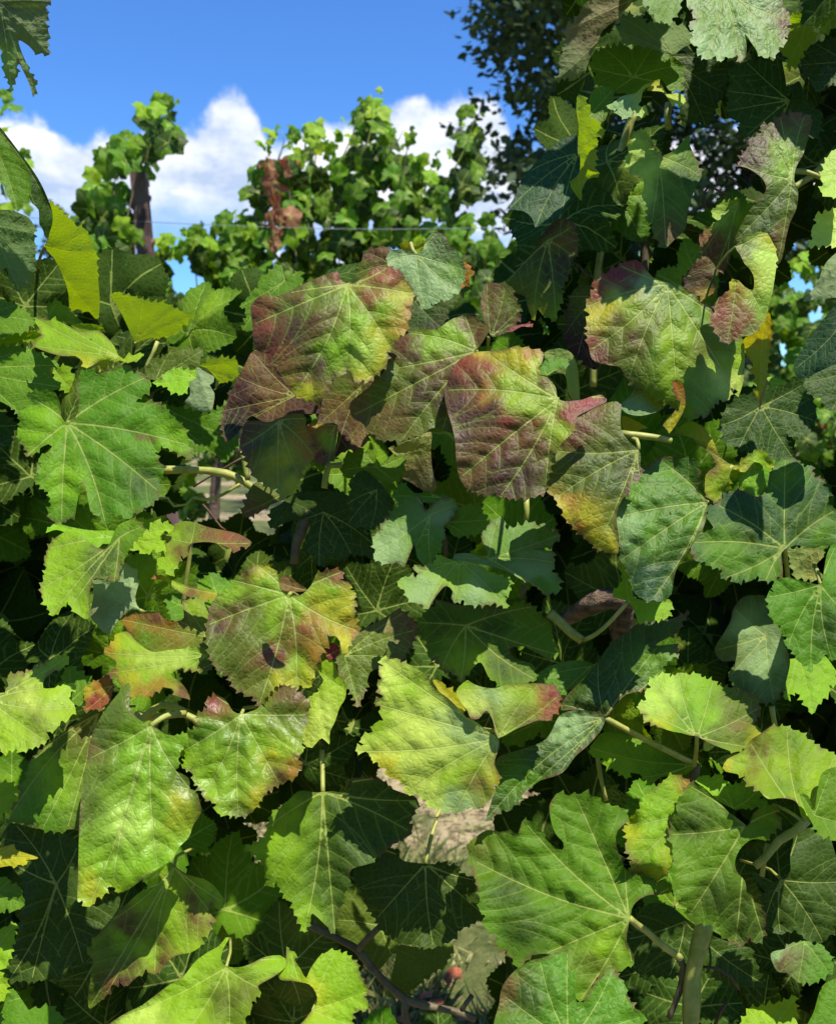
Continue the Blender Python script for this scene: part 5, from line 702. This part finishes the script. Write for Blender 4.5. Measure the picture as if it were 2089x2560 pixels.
# ---------------------------------------------------------------- the next row of vines, its posts and wire
ROW = 3.5
def bg_point(x, y, d): return place(x*DK, y*DK, d)
def far_vine(label, poly, n, d, seed, brown=(), holes_=(), trunkx=None, lime_top=True, more=0):
    random.seed(seed); poly = np.array(poly, float); lo, hi = poly.min(0), poly.max(0)
    base = bg_point(np.array((lo[0]+hi[0])/2 if trunkx is None else trunkx), np.array(900.0), np.array(d)); root = empty('grapevine', (base[0], base[1], 0)); tag(root, label, 'grapevine', 'vines of the next row')
    k = 0; tries = 0; tops = []
    while k < n and tries < n*40:
        tries += 1; x, y = random.uniform(lo[0], hi[0]), random.uniform(lo[1], hi[1])
        if not inside(poly, np.array([[x, y]]))[0]: continue
        if any(np.hypot(x-hx, (y-hy)) < hr for hx, hy, hr in holes_): continue
        dd = d+random.uniform(-.22, .22); me = random.choice([FAR[0], FAR[0], FAR[1], FAR[3], FAR[3], FAR[1], FAR[2]])
        up = not inside(poly, np.array([[x, y-45]]))[0]
        if up and lime_top: me = random.choice([FAR[2], FAR[2], FAR[0], FAR[3]])
        for bx, by, br in brown:
            if np.hypot(x-bx, y-by) < br: me = FAR[4]
        put_leaf(me, bg_point(np.array(x), np.array(y-16), np.array(dd)), root, random.uniform(.9, 1.4)*(.72 if up else 1), math.radians(random.uniform(-5, 60)), math.pi+math.radians(random.uniform(-75, 75)), math.radians(random.uniform(-60, 60))); k += 1
        if random.random() < .06: tops.append((x, y))
    if more:
        items = []; k = 0
        while k < more:
            x, y = random.uniform(lo[0], hi[0]), random.uniform(lo[1], hi[1])
            if not inside(poly, np.array([[x, y-62]]))[0] or any(np.hypot(x-hx, (y-hy)) < hr for hx, hy, hr in holes_): continue
            e = leaf_rot(math.radians(random.uniform(0, 60)), math.pi+math.radians(random.uniform(-80, 80)), math.radians(random.uniform(-60, 60))); k += 1
            items.append((random.choice([FAR[0], FAR[1], FAR[1], FAR[3]]), Matrix.Translation(Vector(bg_point(np.array(x), np.array(y-16), np.array(d+random.uniform(.05, .45))))) @ e.to_matrix().to_4x4() @ Matrix.Scale(random.uniform(1.1, 1.6), 4)))
        join_leaves('inner_leaves', items, root)
    tx = base[0]; W = spline(np.array([(tx, base[1], -.03), (tx+.03, base[1]+.03, .4), (tx-.02, base[1], .8), (tx+.01, base[1], 1.15)]), .05); V, F = tube(W, np.linspace(.03, .02, len(W)), 10, .25); mesh_obj('trunk', V, F, M_BARK, root, origin=W[0])
    for x, y in tops[:9]:
        e = bg_point(np.array(x), np.array(y), np.array(d)); s = np.array([tx+random.uniform(-.1, .1), base[1], 1.1]); W = spline(np.array([s, s*.5+e*.5+np.array([0, random.uniform(-.1, .1), .03]), e]), .06); V, F = tube(W, np.linspace(.006, .0025, len(W)), 6); mesh_obj('cane', V, F, M_DARKCANE, root, origin=W[0])
    return root
far_vine('tall sunlit vine of the next row against the clouds, dried brown leaves on its left', [(520,620),(515,330),(560,275),(600,290),(655,262),(665,330),(690,300),(745,255),(748,200),(800,200),(812,270),(862,310),(900,360),(925,300),(950,245),(985,238),(1012,270),(1000,350),(965,400),(975,480),(1010,500),(1030,640),(980,740),(520,740)], 240, ROW, 3, [(570,370,32),(575,455,30),(570,500,26)], [(560,640,28),(690,390,14),(945,370,26),(700,340,12),(535,450,16),(650,560,12)], 700, more=380)
far_vine('vine of the next row climbing the rusty steel post', [(165,560),(170,430),(190,385),(205,330),(245,290),(290,300),(285,240),(320,208),(360,225),(362,320),(318,335),(270,350),(262,450),(300,480),(262,560),(300,610),(300,720),(150,720)], 160, ROW-.38, 5, [], [(250,400,6)], 235, more=40)
far_vine('low vine of the next row between the post and the tall vine', [(300,560),(330,500),(370,510),(395,478),(440,500),(480,450),(525,500),(530,720),(410,720),(430,620),(440,570),(395,600),(350,620),(300,610)], 120, ROW+.05, 8, [], [(380,600,45),(500,480,10)], 450, more=80)
far_vine('vine of the next row behind the right gap, below the dark tree', [(985,480),(1020,470),(1090,505),(1100,560),(1180,570),(1300,560),(1560,540),(1760,560),(1780,1000),(1560,1000),(1400,800),(1000,720)], 285, ROW, 11, [(1705,900,14)], [(1040,440,40)], 1250, more=330)
far_vine('vine of the next row at the far left edge, over the left leaves', [(-120,400),(-60,250),(0,215),(30,215),(40,260),(20,300),(60,330),(65,400),(60,700),(-120,700)], 90, ROW-.1, 13, [], [], -60)
far_vine('shaded low part of the next row seen through the left leaves', [(60,560),(160,540),(300,600),(520,700),(520,1080),(380,1080),(60,760)], 130, ROW+.2, 17, [], [(450,1040,50)], 300, False, more=160)
random.seed(4); tall = bpy.data.objects['grapevine.001']
for x, y in [(583,352),(560,368),(590,366),(572,385),(555,352),(570,415),(578,430),(566,440),(574,455),(568,470),(580,462),(565,488),(575,500),(570,515),(562,525),(590,350)]:
    o = put_leaf(FAR[4], bg_point(np.array(float(x)), np.array(float(y-8)), np.array(ROW-.3)), tall, random.uniform(.55, .8), math.radians(random.uniform(-20, 20)), math.pi+math.radians(random.uniform(-30, 30)), math.radians(random.uniform(-70, 70))); o['label'] = 'shrivelled red-brown dead leaf'; o.scale = (o.scale[0]*.55, o.scale[1]*1.1, o.scale[2]*2.2)
def shoots(root, lst, d):
    for (x0, y0, x1, y1) in lst:
        A, B = bg_point(np.array(float(x0)), np.array(float(y0)), np.array(d)), bg_point(np.array(float(x1)), np.array(float(y1)), np.array(d-.05)); W = spline(np.array([A, (A+B)/2+np.array([.02, 0, .02]), B]), .03); V, F = tube(W, np.linspace(.004, .0012, len(W)), 6); mesh_obj('cane', V, F, M_CANE, root, origin=W[0])
        n = 6
        for i in range(n):
            t = .3+.7*i/(n-1); p = A+(B-A)*t+np.array([(.035 if i % 2 else -.035), random.uniform(-.03, .03), 0]); put_leaf(random.choice([FAR[2], FAR[2], FAR[0], FAR[5]]), p, root, random.uniform(.45, .8)*(1.15-.5*t), math.radians(random.uniform(-20, 60)), math.pi+math.radians(random.uniform(-80, 80)), math.radians(random.uniform(-70, 70)))
random.seed(12); shoots(tall, [(755,330,770,195),(700,350,742,235),(650,360,650,255),(800,330,838,268),(940,360,985,240),(575,340,585,270),(880,400,890,320)], ROW-.1)
shoots(bpy.data.objects['grapevine.002'], [(300,330,345,212),(250,340,262,285)], ROW-.3); shoots(bpy.data.objects['grapevine.003'], [(390,540,400,470),(470,500,490,440)], ROW)
def steel_material():
    N = NT('rusty_steel'); tcn = N.n('ShaderNodeTexCoord'); a = N.noise(tcn.outputs['Object'], 14, 6, .65); b = N.noise(tcn.outputs['Object'], 90, 4, .6)
    c = N.mix(N.mr(a.outputs[0], .38, .62), (.055, .030, .026, 1), (.15, .085, .068, 1)); c = N.mix(N.mr(b.outputs[0], .55, .7, 0, .6), c, (.20, .13, .10, 1))
    pb = N.n('ShaderNodeBsdfPrincipled'); N.l(c, pb.inputs['Base Color']); pb.inputs['Roughness'].default_value = .75; pb.inputs['Metallic'].default_value = .15
    bp = N.n('ShaderNodeBump'); bp.inputs['Strength'].default_value = .5; bp.inputs['Distance'].default_value = .002; N.l(b.outputs[0], bp.inputs['Height']); N.l(bp.outputs[0], pb.inputs['Normal'])
    o = N.n('ShaderNodeOutputMaterial'); N.l(pb.outputs[0], o.inputs[0]); return N.m
M_STEEL = steel_material(); M_WIRE = simple_material('galvanised_wire', (.16, .17, .18), (.24, .25, .26), 40, .45, 0, spec=.5)
pt = bg_point(np.array(288.), np.array(358.), np.array(ROW-.3)); pb_ = bg_point(np.array(300.), np.array(565.), np.array(ROW-.3))
def steel_post(x, y, h, lean, label, parts=True):
    root = empty('trellis_post', (x, y, 0)); tag(root, label, 'post')
    w, dpt, t = .055, .04, .006; prof = [(-w/2, -dpt/2), (w/2, -dpt/2), (w/2, dpt/2), (w/2-t, dpt/2), (w/2-t, -dpt/2+t), (-w/2+t, -dpt/2+t), (-w/2+t, dpt/2), (-w/2, dpt/2)]
    V = []; F = []; n = len(prof); segs = 24
    for i in range(segs+1):
        z = -.1+(h+.1)*i/segs; o = lean*(h-z)
        for px, py in prof: V.append((x+px+o, y+py, z))
    for i in range(segs):
        for k in range(n): F.append((i*n+k, i*n+(k+1) % n, (i+1)*n+(k+1) % n, (i+1)*n+k))
    F.append(tuple(segs*n+k for k in range(n))); F.append((7, 6, 5, 4, 3, 2, 1, 0))
    mesh_obj('channel', V, F, M_STEEL, root, origin=np.array([x, y, 0]), smooth=False)
    for i in range(8):
        z = h-.10-.16*i; ox = x+lean*(h-z)
        V = [];F = []
        for k in range(8):
            a = 2*math.pi*k/8; V.append((ox+w/2+.001, y+.012*math.cos(a)-.004, z+.016*math.sin(a)))
        for k in range(8):
            a = 2*math.pi*k/8; V.append((ox+w/2+.012, y+.007*math.cos(a)-.004, z+.009*math.sin(a)+.006))
        F = [(k, (k+1) % 8, 8+(k+1) % 8, 8+k) for k in range(8)]+[tuple(range(8, 16))]
        mesh_obj('wire_hook', V, F, M_STEEL, root, origin=np.array(V[0]), smooth=False)
    return root
lean = (pb_[0]-pt[0])/max(.1, (pt[2]-pb_[2]))
steel_post(pt[0], pt[1], pt[2], lean, 'rusty brown steel trellis post in the next row, its top bare against the clouds')
wl_ = bg_point(np.array(312.), np.array(455.), np.array(ROW-.3)); wr_ = bg_point(np.array(1080.), np.array(462.), np.array(ROW-.3))
dv = (wr_-wl_)/np.linalg.norm(wr_-wl_); A = wl_-dv*3.2; B = wr_+dv*3.0; W = np.array([A+(B-A)*t-np.array([0, 0, .03*math.sin(t*9)**2]) for t in np.linspace(0, 1, 60)]); V, F = tube(W, .0014, 6)
tag(mesh_obj('trellis_wire', V, F, M_WIRE, None, origin=W[0]), 'thin grey trellis wire stretched level across the sky from the post', 'wire')
W2 = W-np.array([0, 0, .62]); V, F = tube(W2, .0014, 6); tag(mesh_obj('trellis_wire', V, F, M_WIRE, None, origin=W2[0]), 'lower grey trellis wire running behind the leaves of the next row', 'wire')
# ---------------------------------------------------------------- the dark tree and the trees far off
def tree_leaf_material(name, c1, c2):
    N = NT(name); at = N.n('ShaderNodeAttribute', attribute_name='shade'); c = N.mix(at.outputs['Fac'], c1+(1,), c2+(1,))
    pb = N.n('ShaderNodeBsdfPrincipled'); N.l(c, pb.inputs['Base Color']); pb.inputs['Roughness'].default_value = .6; pb.inputs['Specular IOR Level'].default_value = .2
    tr = N.n('ShaderNodeBsdfTranslucent'); N.l(c, tr.inputs[0]); ms = N.n('ShaderNodeMixShader'); ms.inputs[0].default_value = .18; N.l(pb.outputs[0], ms.inputs[1]); N.l(tr.outputs[0], ms.inputs[2])
    o = N.n('ShaderNodeOutputMaterial'); N.l(ms.outputs[0], o.inputs[0]); return N.m
M_TREE = tree_leaf_material('dark_tree_leaf', (.030, .060, .022), (.062, .10, .034)); M_OLIVE = tree_leaf_material('olive_tree_leaf', (.075, .095, .035), (.12, .14, .055)); M_TRUNK = simple_material('tree_bark', (.05, .04, .03), (.11, .09, .07), 18, .9, .8, .01, (1, 1, .2))
def leaf_cloud(name, mat, parent, cents, per, size, spread, droop=0.0):
    V = []; F = []; sh = []
    for (cx, cy, cz) in cents:
        g = random.random()
        for _ in range(per):
            p = np.array([cx, cy, cz])+np.array([random.gauss(0, spread), random.gauss(0, spread), random.gauss(0, spread*.45)])
            a = np.array([random.gauss(0, 1), random.gauss(0, 1), random.gauss(-droop, .5)]); a /= np.linalg.norm(a); b = np.cross(a, [random.gauss(0, .5), random.gauss(0, .5), 1]); b /= np.linalg.norm(b)+1e-9
            s = size*random.uniform(.7, 1.25); n = np.cross(a, b); k = len(V)
            V += [p, p+a*s*.35+b*s*.32+n*s*.06, p+a*s*.8+b*s*.22, p+a*s*1.05, p+a*s*.8-b*s*.22, p+a*s*.35-b*s*.32+n*s*.06]
            F += [(k, k+1, k+2, k+3), (k, k+3, k+4, k+5)]; sh += [min(1, max(0, .5*g+.5*random.random()))]*6
    o = mesh_obj(name, V, F, mat, parent, origin=np.array(cents).mean(0), smooth=False); a = o.data.attributes.new('shade', 'FLOAT', 'POINT'); a.data.foreach_set('value', sh); return o
random.seed(31)
TD = 8.0; troot_p = bg_point(np.array(1560.), np.array(900.), np.array(TD+1.0)); tree = empty('tree', (troot_p[0], troot_p[1], 0)); tag(tree, 'tall dark leafy tree behind the vines at the upper right', 'tree')
edge = np.array([(985,-160),(985,60),(1000,110),(1045,130),(1045,200),(1065,250),(1040,300),(1000,330),(1010,385),(1060,420),(1110,460),(1160,480),(1300,520),(1560,540),(1780,560),(1800,-160)])
cents = []; tips_ = []
lo, hi = edge.min(0), edge.max(0)
while len(cents) < 420:
    x, y = random.uniform(lo[0], hi[0]), random.uniform(lo[1], hi[1])
    if not inside(edge, np.array([[x, y]]))[0]: continue
    # tiers of boughs with slits of sky between them
    if math.sin(y*.075+1.2*math.sin(x*.012)) < -.55 and random.random() < .75: continue
    dd = TD+random.uniform(-.9, 1.6); cents.append(tuple(bg_point(np.array(x), np.array(y), np.array(dd))))
for _ in range(420):                               # the crown goes on above the picture
    x, y = random.uniform(1050, 2500), random.uniform(-1500, -140); dd = TD+random.uniform(-1.9, 2.2); cents.append(tuple(bg_point(np.array(x), np.array(y), np.array(dd))))
for (x, y) in [(990,205),(1000,225),(985,240),(945,265),(935,275),(930,255),(1015,270),(1020,470),(1030,430),(1050,455)]: cents.append(tuple(bg_point(np.array(float(x)), np.array(float(y)), np.array(TD))))
big = cents[:840]; small = cents[840:]
leaf_cloud('crown', M_TREE, tree, big, 44, .10, .15, .6); leaf_cloud('twig_leaves', M_TREE, tree, small, 5, .10, .05, .4)
tx, ty = troot_p[0], troot_p[1]; W = spline(np.array([(tx, ty, -.1), (tx+.05, ty, 1.5), (tx-.05, ty, 4), (tx+.1, ty, 7.5), (tx, ty, 10)]), .3); V, F = tube(W, np.linspace(.26, .05, len(W)), 14, .12); mesh_obj('trunk', V, F, M_TRUNK, tree, origin=W[0])
for i in range(26):
    c = np.array(cents[random.randrange(0, 400) if i < 14 else random.randrange(420, 840)]); z0 = max(1.2, c[2]-random.uniform(.3, 1.2)); s = np.array([tx, ty, min(z0, 9.5)])
    W = spline(np.array([s, s*.45+c*.55+np.array([0, 0, .12]), c]), .2); V, F = tube(W, np.linspace(.05, .008, len(W)), 7); mesh_obj('limb', V, F, M_TRUNK, tree, origin=W[0])
for x, top_, dd, wpx, lab in ((135, 395, 24, 70, 'blurred olive-green tree far off behind the post'), (430, 660, 40, 160, 'hazy low green tree far off under the clouds'), (1120, 520, 30, 150, 'dim green tree far off beyond the right-hand vines'), (700, 640, 34, 200, 'distant round tree hidden behind the tall vine'), (1500, 560, 36, 260, 'distant dark tree behind the right-hand vines')):
    b = bg_point(np.array(float(x)), np.array(900.), np.array(float(dd))); t = bg_point(np.array(float(x)), np.array(float(top_)), np.array(float(dd))); r = wpx*DK/FPX*dd/2; H = t[2]
    root = empty('tree', (b[0], b[1], 0)); tag(root, lab, 'tree', 'trees far off'); cs = []
    for _ in range(90):
        a = random.uniform(0, 2*math.pi); u_ = random.random()**.5; zz = random.uniform(.25, .93); rr = r*u_*math.sqrt(max(.1, 1-((zz-.5)/.55)**2)); cs.append((b[0]+rr*math.cos(a), b[1]+rr*math.sin(a), H*zz))
    leaf_cloud('crown', M_OLIVE, root, cs, 16, .16, r*.13); W = np.array([(b[0], b[1], -.1), (b[0], b[1], H*.4), (b[0]+.1, b[1], H*.8)]); V, F = tube(spline(W, .4), np.linspace(.2, .05, len(spline(W, .4))), 9); mesh_obj('trunk', V, F, M_TRUNK, root, origin=W[0])
# ---------------------------------------------------------------- grass and fallen leaves between the rows
random.seed(77); V = []; F = []; sh = []
for _ in range(26000):
    if random.random() < .55: x, y = random.gauss(.05, .45), random.uniform(1.2, 2.05)
    elif random.random() < .5: x, y = random.gauss(-.05, .55), random.uniform(2.0, 3.4)
    else: x, y = random.uniform(-2.2, 2.2), random.uniform(1.0, 6.0)
    if noise.noise((x*1.6, y*1.6, 2.0)) < (-.05 if y < 2.05 else .12): continue
    h = random.uniform(.03, .10); a = random.uniform(0, 6.28); w = random.uniform(.0016, .0036); lx, ly = random.gauss(0, .5)*h, random.gauss(0, .5)*h; k = len(V); z = .035*noise.noise((x*1.3, y*1.3, 2.0))
    V += [(x-w*math.cos(a), y-w*math.sin(a), z-.005), (x+w*math.cos(a), y+w*math.sin(a), z-.005), (x+lx*.5+w*.7*math.cos(a), y+ly*.5, z+h*.6), (x+lx, y+ly, z+h)]; F += [(k, k+1, k+2), (k, k+2, k+3)]; s = random.random(); sh += [s]*4
for _ in range(1800):                              # dry straw lying on the soil
    x, y = random.gauss(0, .6), random.uniform(1.8, 3.8); z = .035*noise.noise((x*1.3, y*1.3, 2.0))+.006+random.random()*.012; a = random.uniform(0, 6.28); l_ = random.uniform(.015, .06); w = random.uniform(.001, .0022); k = len(V); ca, sa = math.cos(a), math.sin(a)
    V += [(x-w*sa, y+w*ca, z), (x+w*sa, y-w*ca, z), (x+l_*ca+w*sa, y+l_*sa-w*ca, z+random.uniform(0, .015)), (x+l_*ca-w*sa, y+l_*sa+w*ca, z+random.uniform(0, .015))]; F += [(k, k+1, k+2), (k, k+2, k+3)]; sh += [random.uniform(.6, 1.0)]*4
M_GRASS = tree_leaf_material('grass_blade', (.085, .15, .030), (.34, .31, .13))
go = mesh_obj('grass', V, F, M_GRASS, None, origin=np.zeros(3), smooth=False); a = go.data.attributes.new('shade', 'FLOAT', 'POINT'); a.data.foreach_set('value', sh); tag(go, 'short green and straw-coloured grass between the vine rows', 'grass', kind='stuff')
for px_, py_ in ((1075,2340),(1060,2480),(1080,2500),(1130,2440),(1150,2540),(1010,2550)):
    r_ = (cF+((px_-W0/2)/FPX)*cR+((H0/2-py_)/FPX)*cU); t_ = (CAMZ-.07)/-r_[2]; p = cC+r_*t_
    o = bpy.data.objects.new('fallen_leaf', FAR[4].copy()); o.data.materials.clear(); COL.objects.link(o); o.location = p; o.rotation_euler = (random.uniform(-.5, .5), random.uniform(-.5, .5), random.uniform(0, 6)); o.scale = (.55,)*3
    if 'M_FALL' not in globals(): M_FALL = simple_material('dry_red_leaf', (.20, .05, .02), (.36, .11, .05), 60, .8, .3)
    o.data.materials.append(M_FALL); tag(o, 'dry reddish fallen leaf lying in the grass seen through the bottom gap', 'leaf', 'fallen leaves in the grass')

V = []; F = []
for _ in range(450):                               # clods
    x, y = random.gauss(0, .7), random.uniform(1.7, 4.2); s = random.uniform(.004, .02)*random.uniform(.6, 1.2); z = .035*noise.noise((x*1.3, y*1.3, 2.0))+s*.3; k = len(V)
    V += [(x+s*random.uniform(.6, 1.2)*dx, y+s*random.uniform(.6, 1.2)*dy, z+s*.7*random.uniform(.6, 1.1)*dz) for dx, dy, dz in ((1,0,0),(0,1,0),(-1,0,0),(0,-1,0),(0,0,1),(0,0,-1))]
    F += [(k+i, k+(i+1) % 4, k+4) for i in range(4)]+[(k+(i+1) % 4, k+i, k+5) for i in range(4)]
M_CLOD = simple_material('soil_clod', (.14, .105, .055), (.30, .235, .13), 60, .95, .4, .003, spec=.1)
tag(mesh_obj('soil_clods', V, F, M_CLOD, None, origin=np.zeros(3), smooth=False), 'loose tan soil clods scattered on the bare strip', 'soil', kind='stuff')
# ---------------------------------------------------------------- an unseen row of vines added behind the viewer to cut the sky light
random.seed(91); items = []
for _ in range(1500):
    x, z = random.uniform(-3.2, 3.2), random.uniform(.35, 2.05)+.25*random.random()**3
    e = leaf_rot(math.radians(random.uniform(0, 60)), math.pi+math.radians(random.uniform(-80, 80)), math.pi+math.radians(random.uniform(-60, 60)))
    items.append((random.choice(FAR[:4]), Matrix.Translation((x, -1.45+random.uniform(-.28, .28), z)) @ e.to_matrix().to_4x4() @ Matrix.Scale(random.uniform(1.1, 1.6), 4)))
rw = join_leaves('added_vine_row', items, None); tag(rw, 'unseen leafy row of vines added behind the viewer to cut the sky light', 'added shading row', kind='stuff')
